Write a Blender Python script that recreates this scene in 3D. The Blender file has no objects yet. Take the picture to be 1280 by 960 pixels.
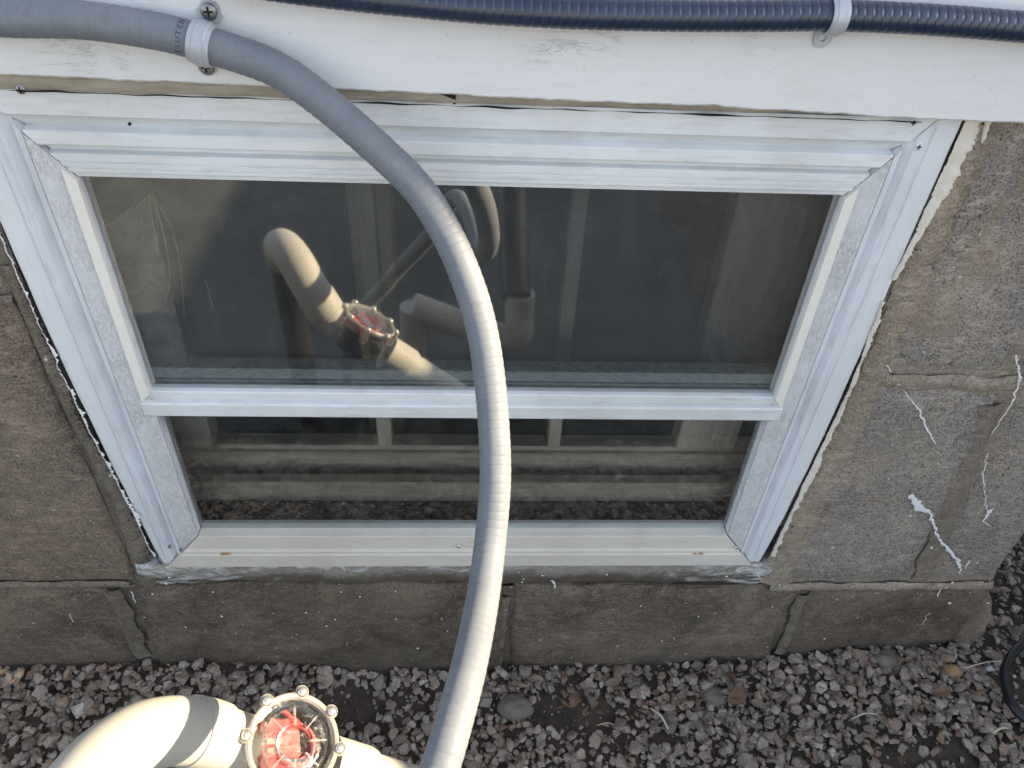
import bpy, math, random
import numpy as np
from mathutils import Vector, Matrix, noise
random.seed(7)
R = math.radians
S0 = bpy.context.scene
COL = S0.collection

# ------------------------------------------------------------------ camera
U = 0.6                                    # metres from the lens to the wall
CAMZ = 1.02
cam_d = bpy.data.cameras.new('camera'); cam = bpy.data.objects.new('camera', cam_d); COL.objects.link(cam)
cam_d.sensor_width = 36; cam_d.lens = 27.0; cam_d.clip_start = .01; cam_d.clip_end = 400
M = Matrix(((.99835662, .01008172, .05641293), (-.03707085, -.63707747, .76990782), (.0437014, -.77073384, -.63565678)))
rt, dn, fw = M.col[0], M.col[1], M.col[2]
rot = Matrix((rt, -dn, -fw)).transposed()
cam.matrix_world = Matrix.Translation((0, -U, CAMZ)) @ rot.to_4x4()
S0.camera = cam

# ------------------------------------------------------------------ sky, sun, exposure
SUN = Vector((.90, -.09, .42)).normalized()   # towards the sun
el = math.asin(SUN.z); az = math.atan2(SUN.x, SUN.y)
w = bpy.data.worlds.new('World'); S0.world = w; w.use_nodes = True
nt = w.node_tree; bg = nt.nodes['Background']
sky = nt.nodes.new('ShaderNodeTexSky'); sky.sky_type = 'NISHITA'; sky.sun_disc = False
sky.sun_elevation = el; sky.sun_rotation = az; sky.altitude = 100; sky.dust_density = 1.5
hs = nt.nodes.new('ShaderNodeHueSaturation'); hs.inputs['Saturation'].default_value = .60; nt.links.new(sky.outputs[0], hs.inputs['Color'])
nt.links.new(hs.outputs[0], bg.inputs[0]); bg.inputs[1].default_value = .112
sl = bpy.data.lights.new('sun', 'SUN'); sl.energy = 4.9; sl.angle = R(.5); sl.color = (1, .80, .53)
so = bpy.data.objects.new('sun', sl); COL.objects.link(so)
so.rotation_euler = (-SUN).to_track_quat('-Z', 'Y').to_euler()
so.location = (3, 0, 4)
vs = S0.view_settings; vs.view_transform = 'Standard'; vs.look = 'None'; vs.gamma = 1; vs.exposure = 1.82

# ------------------------------------------------------------------ helpers
def P(x, y, z): return Vector((x * U, (y - 1) * U, z * U + CAMZ))
def ray(px, py): return M @ Vector(((px - 640) / 960, (py - 480) / 960, 1))
def at(px, py, y=0.0):                       # the point that lies at depth y behind the wall face
    v = ray(px, py); t = (U + y) / v.y; return Vector((0, -U, CAMZ)) + v * t
def atd(px, py, d): return at(px, py, -d * U)
def mir(px, py, d):                          # a point d in front of the glass, found from its reflection
    q = at(px, py, d); return Vector((q.x, -q.y, q.z))
def atz(px, py, z=0.0):
    v = ray(px, py); t = (z - CAMZ) / v.z; return Vector((0, -U, CAMZ)) + v * t

def tag(o, label=None, cat=None, group=None, kind=None):
    if label: o['label'] = label
    if cat: o['category'] = cat
    if group: o['group'] = group
    if kind: o['kind'] = kind
    return o
def empty(name, loc=(0, 0, 0)):
    o = bpy.data.objects.new(name, None); COL.objects.link(o); o.location = loc; o.empty_display_size = .02; return o

class MB:
    def __init__(s): s.v = []; s.f = []
    def add(s, vs, fs):
        n = len(s.v); s.v += [tuple(a) for a in vs]; s.f += [tuple(i + n for i in f) for f in fs]
    def box(s, x0, x1, y0, y1, z0, z1, bev=0.0):
        x0, x1 = min(x0, x1), max(x0, x1); y0, y1 = min(y0, y1), max(y0, y1); z0, z1 = min(z0, z1), max(z0, z1)
        if bev:
            b = bev; V = []
            # chamfered box: three quads' corners per corner
            idx = {}
            for ix, X in ((0, x0), (1, x1)):
                for iy, Y in ((0, y0), (1, y1)):
                    for iz, Z in ((0, z0), (1, z1)):
                        sx, sy, sz = (1 if ix == 0 else -1), (1 if iy == 0 else -1), (1 if iz == 0 else -1)
                        idx[ix, iy, iz, 'x'] = len(V); V.append((X, Y + sy * b, Z + sz * b))
                        idx[ix, iy, iz, 'y'] = len(V); V.append((X + sx * b, Y, Z + sz * b))
                        idx[ix, iy, iz, 'z'] = len(V); V.append((X + sx * b, Y + sy * b, Z))
            F = []
            q = [(0, 0), (1, 0), (1, 1), (0, 1)]
            for i in (0, 1):
                F.append([idx[i, a, c, 'x'] for a, c in q]); F.append([idx[a, i, c, 'y'] for a, c in q]); F.append([idx[a, c, i, 'z'] for a, c in q])
            for a in (0, 1):
                for c in (0, 1):
                    F.append([idx[a, c, 0, 'x'], idx[a, c, 1, 'x'], idx[a, c, 1, 'y'], idx[a, c, 0, 'y']])
                    F.append([idx[a, 0, c, 'x'], idx[a, 1, c, 'x'], idx[a, 1, c, 'z'], idx[a, 0, c, 'z']])
                    F.append([idx[0, a, c, 'y'], idx[1, a, c, 'y'], idx[1, a, c, 'z'], idx[0, a, c, 'z']])
            for a in (0, 1):
                for c in (0, 1):
                    for d in (0, 1): F.append([idx[a, c, d, k] for k in 'xyz'])
            s.add(V, F)
        else:
            s.add([(x0, y0, z0), (x1, y0, z0), (x1, y1, z0), (x0, y1, z0), (x0, y0, z1), (x1, y0, z1), (x1, y1, z1), (x0, y1, z1)],
                  [(0, 3, 2, 1), (4, 5, 6, 7), (0, 1, 5, 4), (1, 2, 6, 5), (2, 3, 7, 6), (3, 0, 4, 7)])
    def tube(s, pts, rad, n=24, caps=True):
        pts = [Vector(p) for p in pts]; m = len(pts)
        tang = [(pts[min(i + 1, m - 1)] - pts[max(i - 1, 0)]).normalized() for i in range(m)]
        ref = Vector((0, 0, 1)) if abs(tang[0].z) < .9 else Vector((1, 0, 0))
        u = tang[0].cross(ref).normalized(); V = []
        for i in range(m):
            u = (u - tang[i] * u.dot(tang[i])).normalized(); vv = tang[i].cross(u)
            r = rad(i) if callable(rad) else rad
            for k in range(n):
                a = 2 * math.pi * k / n; V.append(pts[i] + (u * math.cos(a) + vv * math.sin(a)) * r)
        F = [(i * n + k, i * n + (k + 1) % n, (i + 1) * n + (k + 1) % n, (i + 1) * n + k) for i in range(m - 1) for k in range(n)]
        if caps: F += [tuple(range(n))[::-1], tuple((m - 1) * n + k for k in range(n))]
        s.add(V, F)
    def lathe(s, prof, n=32, mat=None, a0=0, a1=2 * math.pi):       # prof: (r, z), round local z
        mat = mat or Matrix.Identity(4); V = []; m = len(prof)
        for r, z in prof:
            for k in range(n):
                a = 2 * math.pi * k / n; V.append(mat @ Vector((r * math.cos(a), r * math.sin(a), z)))
        F = [(i * n + k, i * n + (k + 1) % n, (i + 1) * n + (k + 1) % n, (i + 1) * n + k) for i in range(m - 1) for k in range(n)]
        if prof[0][0] > 0 and prof[-1] != prof[0]: F.append(tuple(range(n))[::-1])
        if prof[-1][0] > 0 and prof[-1] != prof[0]: F.append(tuple((m - 1) * n + k for k in range(n)))
        s.add(V, F)
    def ribbon(s, pts, widths, y, thick=.0006):      # raised streak on a face of constant y
        V = []; m = len(pts)
        for i, p in enumerate(pts):
            a = pts[max(i - 1, 0)]; b = pts[min(i + 1, m - 1)]
            d = Vector((b[0] - a[0], 0, b[2] - a[2])).normalized(); nrm = Vector((-d.z, 0, d.x)) * widths[i] * .5
            for q in (1, -1): V.append((p[0] + nrm.x * q, y, p[2] + nrm.z * q))
            V.append((p[0], y - thick, p[2]))
        F = []
        for i in range(m - 1):
            a = i * 3; b = a + 3
            F += [(a, b, b + 2, a + 2), (a + 2, b + 2, b + 1, a + 1)]
        s.add(V, F)
    def build(s, name, mat, parent=None, smooth=False, auto=None):
        me = bpy.data.meshes.new(name); me.from_pydata(s.v, [], s.f); me.update()
        import bmesh
        b = bmesh.new(); b.from_mesh(me); bmesh.ops.recalc_face_normals(b, faces=b.faces); b.to_mesh(me); b.free()
        if mat: me.materials.append(mat)
        if smooth:
            for p in me.polygons: p.use_smooth = True
            if auto is not None: me.set_sharp_from_angle(angle=R(auto))
        o = bpy.data.objects.new(name, me); COL.objects.link(o)
        if parent:
            o.parent = parent
            o.matrix_parent_inverse = Matrix.Translation(-parent.location) if parent.type == 'EMPTY' else Matrix.Identity(4)
        return o

def spline(pts, step=.002):
    pts = [Vector(p) for p in pts]
    q = [pts[0] * 2 - pts[1]] + pts + [pts[-1] * 2 - pts[-2]]
    out = []
    for i in range(1, len(q) - 2):
        p0, p1, p2, p3 = q[i - 1], q[i], q[i + 1], q[i + 2]
        n = 30
        for k in range(n):
            t = k / n
            out.append(.5 * ((2 * p1) + (p2 - p0) * t + (2 * p0 - 5 * p1 + 4 * p2 - p3) * t * t + (3 * p1 - p0 - 3 * p2 + p3) * t ** 3))
    out.append(q[-2])
    # resample evenly
    res = [out[0]]; acc = 0
    for a, b in zip(out, out[1:]):
        L = (b - a).length
        while acc + L >= step:
            t = (step - acc) / L; a = a + (b - a) * t; res.append(a.copy()); L = (b - a).length; acc = 0
            if L == 0: break
        acc += L
    return res

# ------------------------------------------------------------------ materials
class NT:
    def __init__(s, name):
        s.m = bpy.data.materials.new(name); s.m.use_nodes = True; s.t = s.m.node_tree; s.b = s.t.nodes['Principled BSDF']
        s.tc = s.n('ShaderNodeTexCoord'); s.co = s.tc.outputs['Object']
    def n(s, ty, **kw):
        x = s.t.nodes.new(ty)
        for k, v in kw.items(): setattr(x, k, v)
        return x
    def l(s, a, b): s.t.links.new(a, b)
    def noise(s, scale, detail=4, rough=.55, stretch=None, dist=0, off=(0, 0, 0)):
        x = s.n('ShaderNodeTexNoise'); x.inputs['Scale'].default_value = scale; x.inputs['Detail'].default_value = detail
        x.inputs['Roughness'].default_value = rough; x.inputs['Distortion'].default_value = dist
        mp = s.n('ShaderNodeMapping'); mp.inputs['Scale'].default_value = stretch or (1, 1, 1); mp.inputs['Location'].default_value = off
        s.l(s.co, mp.inputs[0]); s.l(mp.outputs[0], x.inputs['Vector']); return x.outputs['Fac']
    def ramp(s, fac, stops):
        x = s.n('ShaderNodeValToRGB'); s.l(fac, x.inputs[0]); e = x.color_ramp.elements
        while len(e) < len(stops): e.new(.5)
        for i, (p, c) in enumerate(stops):
            e[i].position = p; e[i].color = (c, c, c, 1) if isinstance(c, (int, float)) else (*c, 1)
        return x.outputs[0]
    def mix(s, fac, a, b, mode='MIX'):
        x = s.n('ShaderNodeMix', data_type='RGBA', blend_type=mode)
        for i, v in ((0, fac), (6, a), (7, b)):
            if isinstance(v, (int, float)): x.inputs[i].default_value = v if i == 0 else (v, v, v, 1)
            elif isinstance(v, tuple): x.inputs[i].default_value = (*v, 1)
            else: s.l(v, x.inputs[i])
        return x.outputs[2]
    def math(s, op, a, b=0.0):
        x = s.n('ShaderNodeMath', operation=op)
        for i, v in ((0, a), (1, b)):
            if isinstance(v, (int, float)): x.inputs[i].default_value = v
            else: s.l(v, x.inputs[i])
        return x.outputs[0]
    def bump(s, h, strength=.5, dist=.002):
        x = s.n('ShaderNodeBump'); x.inputs['Strength'].default_value = strength; x.inputs['Distance'].default_value = dist
        prev = s.b.inputs['Normal'].links
        if prev: s.l(prev[0].from_socket, x.inputs['Normal'])
        s.l(h, x.inputs['Height']); s.l(x.outputs[0], s.b.inputs['Normal'])
    def col(s, c): 
        if isinstance(c, tuple): s.b.inputs['Base Color'].default_value = (*c, 1)
        else: s.l(c, s.b.inputs['Base Color'])
    def set(s, **kw):
        for k, v in kw.items():
            i = s.b.inputs[k.replace('_', ' ')]
            if isinstance(v, (int, float)): i.default_value = v
            else: s.l(v, i)
        return s.m

def paint(name, base=(.74, .76, .77), dirt=(.42, .40, .36), amount=.35, cracks=True, rough=.55, horiz=True):
    k = NT(name)
    st = (1, 1, 7) if horiz else (7, 1, 1)
    big = k.noise(5, 5, .6); streak = k.noise(30, 4, .6, st)
    fine = k.noise(420, 3, .7)
    d = k.ramp(big, [(.45, 0), (.8, 1)]); d2 = k.ramp(streak, [(.5, 0), (.78, 1)])
    c = k.mix(k.math('MULTIPLY', d, amount), base, dirt)
    c = k.mix(k.math('MULTIPLY', d2, amount * .7), c, dirt)
    sp = k.ramp(k.noise(260, 2, .5), [(.70, 0), (.76, 1)])
    c = k.mix(k.math('MULTIPLY', sp, .25), c, (.25, .23, .2))
    if cracks:
        v = k.noise(14, 6, .75, (1, 1, 9) if horiz else (9, 1, 1), 1.2, (3, 1, 2))
        line = k.math('ABSOLUTE', k.math('SUBTRACT', v, .5))
        cr = k.ramp(line, [(.0, 1), (.006, 0)])
        msk = k.ramp(k.noise(9, 3, .5, off=(5, 5, 5)), [(.60, 0), (.66, 1)])
        cr = k.math('MULTIPLY', cr, msk)
        c = k.mix(k.math('MULTIPLY', cr, .35), c, (.16, .15, .14))
        k.bump(k.math('MULTIPLY', cr, -1.0), .6, .001)
    k.col(c); k.bump(streak, .18, .002); k.bump(fine, .10, .0006)
    return k.set(Roughness=rough)

def masonry(name, base, dark, warm, speck=.5, low_dark=None):
    k = NT(name)
    g = k.noise(520, 3, .8); g2 = k.noise(190, 4, .7, off=(4, 2, 1)); big = k.noise(9, 6, .62, dist=.6); big2 = k.noise(5, 5, .6, off=(9, 3, 7), dist=.8)
    c = k.mix(k.ramp(big, [(.35, 0), (.65, 1)]), dark, base)
    c = k.mix(k.ramp(big2, [(.50, 0), (.72, .45)]), c, warm)
    big3 = k.noise(13, 6, .7, off=(21, 4, 9), dist=1.2); c = k.mix(k.ramp(big3, [(.50, 0), (.66, .4)]), c, (dark[0] * 1.05, dark[1] * 1.12, dark[2] * 1.25)); big4 = k.noise(24, 6, .75, off=(2, 14, 9), dist=1.0); c = k.mix(k.ramp(big4, [(.52, 0), (.66, .5)]), c, tuple(min(1, q * 1.45) for q in base))
    lo = k.ramp(g, [(.38, 1), (.48, 0)]); hi = k.ramp(g, [(.53, 0), (.64, 1)])
    c = k.mix(k.math('MULTIPLY', lo, speck), c, (.03, .027, .025)); c = k.mix(k.math('MULTIPLY', hi, speck * .8), c, (.48, .45, .41))
    c = k.mix(k.ramp(g2, [(.3, .35), (.7, 0)]), c, (.06, .055, .05))
    st = k.noise(40, 5, .65, (1, 1, 3.5), 1.0, (2, 8, 3))
    c = k.mix(k.ramp(st, [(.52, 0), (.7, .35)]), c, tuple(min(1, a * 1.7) for a in base))
    wsp = k.ramp(k.noise(150, 1, .4, off=(1, 7, 3)), [(.775, 0), (.79, 1)])
    c = k.mix(k.math('MULTIPLY', wsp, .8), c, (.62, .62, .6))
    oi = k.n('ShaderNodeObjectInfo'); rv = k.ramp(oi.outputs['Random'], [(0, .82), (1, 1.15)])
    c = k.mix(1.0, c, rv, 'MULTIPLY')
    if low_dark:  # colour darkens towards the bottom of the wall
        sx = k.n('ShaderNodeSeparateXYZ'); k.l(k.co, sx.inputs[0])
        h = k.math('ADD', sx.outputs[2], k.math('MULTIPLY', k.noise(7, 4, .6, off=(3, 3, 3)), .12))
        c = k.mix(k.ramp(k.math('MULTIPLY', h, 1.0), [(low_dark[0], .75), (low_dark[1], 0)]), c, (.055, .045, .036))
    k.col(c); pit = k.ramp(k.noise(110, 5, .8, off=(8, 8, 1)), [(.28, 1), (.38, 0)]); c = k.mix(k.math('MULTIPLY', pit, .6), c, (.03, .026, .022)); k.col(c); k.bump(big, .5, .006); k.bump(g2, .8, .003); k.bump(k.math('MULTIPLY', pit, -1.0), .8, .003); k.bump(g, 1.0, .0011)
    return k.set(Roughness=.92, Specular_IOR_Level=.25)

M_board = paint('white_board_paint', (.74, .75, .77), (.5, .48, .43), .25)
M_frame = paint('white_frame_paint', (.72, .75, .77), (.36, .36, .34), .55, cracks=False, rough=.42)
M_side = paint('white_side_paint', (.68, .71, .77), (.33, .33, .34), .6, cracks=False, rough=.45, horiz=False)
M_cas = paint('white_casing_paint', (.70, .73, .77), (.45, .44, .42), .3, cracks=False, rough=.5, horiz=False)
M_sillp = paint('cream_sill_paint', (.66, .63, .56), (.42, .37, .29), .5, cracks=False, rough=.5)
M_lip = paint('white_lip_paint', (.80, .79, .74), (.5, .47, .4), .15, cracks=False, rough=.4)

def rough_band():
    k = NT('weathered_aluminium')
    a = k.noise(230, 6, .85, (1.6, 1, .55), 1.5); b = k.noise(22, 4, .6)
    f = k.math('MULTIPLY', k.ramp(a, [(.42, 0), (.56, 1)]), k.ramp(b, [(.3, .35), (.65, 1)]))
    k.col(k.mix(f, (.66, .68, .705), (.40, .405, .41))); k.bump(a, .4, .001)
    return k.set(Roughness=.6)
M_rough = rough_band()
def simple(name, c, rough=.5, metal=0, bump=0, var=.0, **kw):
    k = NT(name)
    if var:
        f = k.noise(60, 5, .6); k.col(k.mix(k.ramp(f, [(.35, 0), (.7, 1)]), tuple(x * (1 - var) for x in c), tuple(min(1, x * (1 + var)) for x in c)))
    else: k.col(c)
    if bump: k.bump(k.noise(300, 3, .6), bump, .001)
    return k.set(Roughness=rough, Metallic=metal, **kw)

M_tan = (lambda k: (k.col(k.mix(k.ramp(k.noise(26, 6, .7, (1, 1, 3)), [(.35, 0), (.7, 1)]), (.30, .265, .205), (.46, .42, .35))), k.bump(k.noise(60, 6, .7, (1, 1, 4)), .6, .003), k.set(Roughness=.9))[-1])(NT('weathered_strip'))
M_dark = simple('black_gap', (.012, .011, .010), .95)
M_stone_r = masonry('block_right', (.40, .35, .295), (.23, .215, .20), (.32, .25, .18), .9)
M_stone_l = masonry('block_left', (.37, .295, .215), (.18, .145, .11), (.28, .19, .12), .7)
M_stone_b = masonry('block_bottom', (.25, .20, .145), (.075, .060, .046), (.22, .13, .075), .5, low_dark=(.02, .13))
M_mortar = masonry('mortar_brown', (.37, .315, .25), (.28, .235, .18), (.34, .26, .17), .55)
M_mortar_g = masonry('mortar_grey', (.23, .20, .16), (.14, .12, .09), (.18, .13, .09), .45)
def sillm():
    k = NT('painted_mortar_sill')
    a = k.noise(28, 6, .7, (1, 1, 2.5), .8); g = k.noise(300, 4, .7)
    sx = k.n('ShaderNodeSeparateXYZ'); k.l(k.co, sx.inputs[0])
    c = k.mix(k.ramp(g, [(.35, 0), (.65, 1)]), (.19, .18, .155), (.34, .32, .28))
    ax = k.math('ABSOLUTE', k.math('ADD', sx.outputs[0], .0))
    near = k.ramp(k.math('ADD', ax, k.math('MULTIPLY', k.math('SUBTRACT', a, .5), .5)), [(.27, .0), (.40, 1)])
    up = k.ramp(k.math('ADD', sx.outputs[2], k.math('MULTIPLY', k.math('SUBTRACT', a, .5), .09)), [(.228, 0), (.236, .8)])
    left = k.ramp(sx.outputs[0], [(.0, 1), (.08, .25)])
    up = k.math('MULTIPLY', up, left)
    low = k.ramp(k.math('ADD', sx.outputs[2], k.math('MULTIPLY', k.math('SUBTRACT', k.noise(22, 6, .7, off=(3, 1, 4)), .5), .07)), [(.205, 1), (.222, 0)]); c = k.mix(low, c, (.12, .10, .08))
    f = k.math('MAXIMUM', k.math('MULTIPLY', near, k.ramp(a, [(.45, 0), (.58, .9)])), up)
    k.col(k.mix(f, c, (.62, .64, .66))); k.bump(a, .5, .004); k.bump(g, .5, .001)
    return k.set(Roughness=.85)
M_sill = sillm()
M_flake = paint('flaking_paint', (.70, .66, .58), (.4, .36, .28), .3, cracks=False, rough=.7)
M_drip = simple('white_paint_drip', (.74, .76, .78), .6)
M_pvc = (lambda k: (k.col(k.mix(k.ramp(k.noise(14, 4, .5), [(.35, 0), (.75, 1)]), (.40, .385, .34), (.45, .435, .385))), k.bump(k.noise(200, 3, .5), .05, .0004), k.set(Roughness=.5, Specular_IOR_Level=.22))[-1])(NT('cream_pvc'))
M_grey = (lambda k: (k.col(k.mix(k.ramp(k.noise(40, 5, .6), [(.35, 0), (.75, 1)]), (.160, .182, .215), (.20, .218, .245))), k.col(k.mix(k.ramp(k.noise(95, 5, .75, dist=1.0), [(.56, 0), (.72, .5)]), k.b.inputs['Base Color'].links[0].from_socket, (.13, .12, .11))), k.bump(k.noise(500, 3, .6), .15, .0006), k.set(Roughness=.5, Specular_IOR_Level=.22))[-1])(NT('grey_conduit'))
M_black = (lambda k: (k.col(k.mix(k.ramp(k.noise(50, 4, .6), [(.4, 0), (.7, 1)]), (.014, .026, .058), (.022, .038, .074))), k.set(Roughness=.3, Specular_IOR_Level=.7))[-1])(NT('black_conduit'))
M_strap = simple('grey_strap', (.44, .47, .52), .42, .15, .1, .1)
M_screw = simple('screw_metal', (.32, .32, .33), .42, .8, .1, .2)
M_chrome = simple('bolt_head_metal', (.80, .78, .70), .22, .9)
M_black_plastic = simple('black_plastic', (.012, .012, .013), .45, 0, .1)
M_red = simple('red_flapper', (.62, .035, .035), .35, 0, 0, .1)
M_print = simple('black_print', (.03, .035, .05), .6)
M_print2 = simple('faded_print', (.22, .22, .20), .6)
M_wood = (lambda k: (k.col(k.mix(k.ramp(k.noise(18, 6, .65, (9, 9, 1.2)), [(.3, 0), (.7, 1)]), (.55, .48, .38), (.80, .73, .62))), k.bump(k.noise(40, 5, .6, (9, 9, 1)), .4, .002), k.set(Roughness=.75))[-1])(NT('old_wood'))
M_woodh = (lambda k: (k.col(k.mix(k.ramp(k.noise(18, 6, .65, (1, 3, 8)), [(.3, 0), (.7, 1)]), (.42, .37, .30), (.72, .65, .53))), k.bump(k.noise(40, 5, .6, (1, 5, 9)), .4, .002), k.set(Roughness=.75))[-1])(NT('old_wood_rail'))
M_brown = (lambda k: (k.col(k.mix(k.ramp(k.noise(16, 6, .65, (9, 9, .8)), [(.3, 0), (.7, 1)]), (.60, .40, .25), (.82, .62, .43))), k.set(Roughness=.8))[-1])(NT('brown_wood'))
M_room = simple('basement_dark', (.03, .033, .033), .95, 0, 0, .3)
M_rail = (lambda k: (k.col(k.mix(k.ramp(k.noise(120, 5, .7, (1, 1, 3)), [(.45, 0), (.7, 1)]), (.66, .73, .75), (.34, .39, .40))), k.set(Roughness=.5))[-1])(NT('dusty_teal_rail'))
M_sunlit_crumb = simple('sunlit_crumb', (.74, .52, .34), .9, 0, .3, .35)
M_straw = simple('dry_straw', (.55, .50, .38), .8, 0, 0, .2)
M_leaf = simple('dry_leaf', (.17, .10, .065), .8, 0, .3, .4)
M_cobble = simple('cobble_stone', (.17, .155, .13), .85, 0, .4, .2)
M_hose = simple('black_hose', (.012, .013, .016), .35)
M_orange = simple('orange_stone', (.36, .22, .11), .85, 0, .3, .25)
M_white_st = simple('white_stone', (.62, .62, .60), .8, 0, .3, .1)

def glassmat(nm='window_glass', refl=.30, dustk=1.0):
    k = NT(nm); t = k.t
    tr = k.n('ShaderNodeBsdfTransparent'); tr.inputs[0].default_value = (.90, .94, .94, 1)
    gl = k.n('ShaderNodeBsdfGlossy'); gl.inputs['Roughness'].default_value = .035; gl.inputs['Color'].default_value = (1, 1, 1, 1)
    df = k.n('ShaderNodeBsdfDiffuse'); df.inputs['Color'].default_value = (.42, .42, .40, 1)
    fr = k.n('ShaderNodeFresnel'); fr.inputs[0].default_value = 1.55
    f = k.math('ADD', k.math('MULTIPLY', fr.outputs[0], 1.3 if refl > .1 else 1.0), refl)
    m1 = k.n('ShaderNodeMixShader'); k.l(f, m1.inputs[0]); k.l(tr.outputs[0], m1.inputs[1]); k.l(gl.outputs[0], m1.inputs[2])
    dust = k.ramp(k.noise(700, 2, .6), [(.62, 0), (.72, 1)]); cloud = k.ramp(k.noise(6, 5, .6, dist=1), [(.35, .3), (.7, 1)])
    smear = k.ramp(k.noise(11, 4, .7, (3, 1, .7), 1.5), [(.5, 0), (.8, .05)])
    dd = k.math('ADD', k.math('ADD', k.math('MULTIPLY', k.math('MULTIPLY', dust, cloud), .30), k.math('MULTIPLY', cloud, .055 * dustk)), smear)
    m2 = k.n('ShaderNodeMixShader'); k.l(dd, m2.inputs[0]); k.l(m1.outputs[0], m2.inputs[1]); k.l(df.outputs[0], m2.inputs[2])
    k.l(m2.outputs[0], t.nodes['Material Output'].inputs[0]); return k.m
M_glass = glassmat(); M_glass2 = glassmat('lower_window_glass', .13, .6)
def screenmat():
    k = NT('insect_mesh'); t = k.t
    sx = k.n('ShaderNodeSeparateXYZ'); k.l(k.co, sx.inputs[0])
    def wv(o): return k.math('GREATER_THAN', k.math('FRACT', k.math('MULTIPLY', o, 1 / .0016)), .78)
    f = k.math('MAXIMUM', wv(sx.outputs[0]), wv(sx.outputs[2]))
    tr = k.n('ShaderNodeBsdfTransparent'); df = k.n('ShaderNodeBsdfDiffuse'); df.inputs[0].default_value = (.17, .175, .17, 1)
    m = k.n('ShaderNodeMixShader'); k.l(f, m.inputs[0]); k.l(tr.outputs[0], m.inputs[1]); k.l(df.outputs[0], m.inputs[2])
    k.l(m.outputs[0], t.nodes['Material Output'].inputs[0]); return k.m
M_screen = screenmat()
def clearmat():
    k = NT('clear_plastic'); k.col((.96, .96, .95)); k.bump(k.noise(260, 4, .7), .25, .0006); return k.set(Roughness=k.ramp(k.noise(150, 5, .8), [(.45, .05), (.65, .32)]), IOR=1.45, Transmission_Weight=1.0)
M_clear = clearmat()

# ------------------------------------------------------------------ ground
def gh(x, y):
    b = np.interp(x, [-.6, -.45, -.16, .06, .3, .7, 1.2], [.012, .010, .0, -.014, .0, .045, .06])
    n = noise.noise(Vector((x * 4, y * 4, 0))) * .009 + noise.noise(Vector((x * 11, y * 11, 3))) * .004
    hollow = -.018 * math.exp(-((x + .16) / .06) ** 2 - ((y + .06) / .05) ** 2)
    return float(b) + n + hollow
def axis(vals):
    return vals
xs = [-60, -20, -8, -4, -2.5] + list(np.arange(-1.6, 1.61, .02)) + [2.5, 4, 8, 20, 60]
ys = [-60, -20, -8, -4, -3] + list(np.arange(-2.2, .6, .02)) + [1, 2, 4, 10, 30, 60]
V = []; F = []
for y in ys:
    for x in xs: V.append((x, y, gh(x, y) if abs(x) < 3 and -4 < y < 3 else 0))
nx = len(xs)
for j in range(len(ys) - 1):
    for i in range(nx - 1):
        if ys[j] > .25 and ys[j + 1] < 3.2 and xs[i] > -3 and xs[i + 1] < .5: continue
        F.append((j * nx + i, j * nx + i + 1, (j + 1) * nx + i + 1, (j + 1) * nx + i))
def soilmat():
    k = NT('damp_soil')
    a = k.noise(30, 7, .7); g = k.noise(260, 4, .7)
    c = k.mix(k.ramp(a, [(.35, 0), (.65, 1)]), (.045, .034, .026), (.10, .077, .058)); c = k.mix(k.ramp(g, [(.6, 0), (.75, .5)]), c, (.14, .12, .10))
    k.col(c); k.bump(a, .8, .01); k.bump(g, .9, .003); return k.set(Roughness=.95)
M_soil = soilmat()
def slabmat(nm, a, b):
    k = NT(nm); c = k.mix(k.ramp(k.noise(12, 6, .6), [(.35, 0), (.65, 1)]), a, b); k.col(c); k.bump(k.noise(250, 4, .7), .4, .002); return k.set(Roughness=.9)
m = MB(); m.box(-2.6, 2.3, -2.35, -.44, -.1, .028, .006); tag(m.build('added_dark_slab', slabmat('shade_slab', (.034, .039, .038), (.060, .066, .064))), kind='structure')  # added slab, coloured dark so the mirrored ground looks shaded
m = MB(); m.box(-12, 9, -16, -2.37, -.1, .03, .006); tag(m.build('added_bounce_slab', slabmat('pale_bounce', (.42, .40, .36), (.52, .49, .44))), kind='structure')  # unseen pale slab, added to bounce sunlight onto the wall
g = MB(); g.v = V; g.f = F; tag(g.build('ground', M_soil, smooth=True), kind='structure')

# gravel: thousands of small angular stones, one object
def stone_variants(n=14):
    out = []
    rng = np.random.RandomState(3)
    import bmesh
    for i in range(n):
        b = bmesh.new(); pts = rng.normal(size=(13, 3)); pts /= np.linalg.norm(pts, axis=1)[:, None]; pts *= rng.uniform(.82, 1.05, (13, 1))
        pts *= np.array([1, rng.uniform(.62, .9), rng.uniform(.45, .75)])
        for p in pts: b.verts.new(p)
        bmesh.ops.convex_hull(b, input=b.verts)
        for v in [v for v in b.verts if not v.link_faces]: b.verts.remove(v)
        b.verts.index_update(); b.verts.ensure_lookup_table()
        out.append((np.array([v.co[:] for v in b.verts]), [tuple(v.index for v in f.verts) for f in b.faces])); b.free()
    return out
SV = stone_variants()
rng = np.random.RandomState(11)
def dens(x, y):
    n = noise.noise(Vector((x * 5.5 + 4, y * 7, 1)))
    n2 = noise.noise(Vector((x * 14, y * 14, 5)))
    d = 1.15 + n * .85 + n2 * .3
    d -= 1.4 * math.exp(-((x + .16) / .05) ** 2 - ((y + .055) / .035) ** 2)
    d -= 1.3 * math.exp(-((x - .13) / .11) ** 2 - ((y + .075) / .028) ** 2)
    d -= .8 * math.exp(-((x - .17) / .05) ** 2 - ((y + .11) / .05) ** 2)
    d -= .9 * math.exp(-((x - .58) / .16) ** 2 - ((y + .16) / .035) ** 2)
    return d
gv = []; gf = []; cnt = 0; base = 0; gc = []
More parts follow.
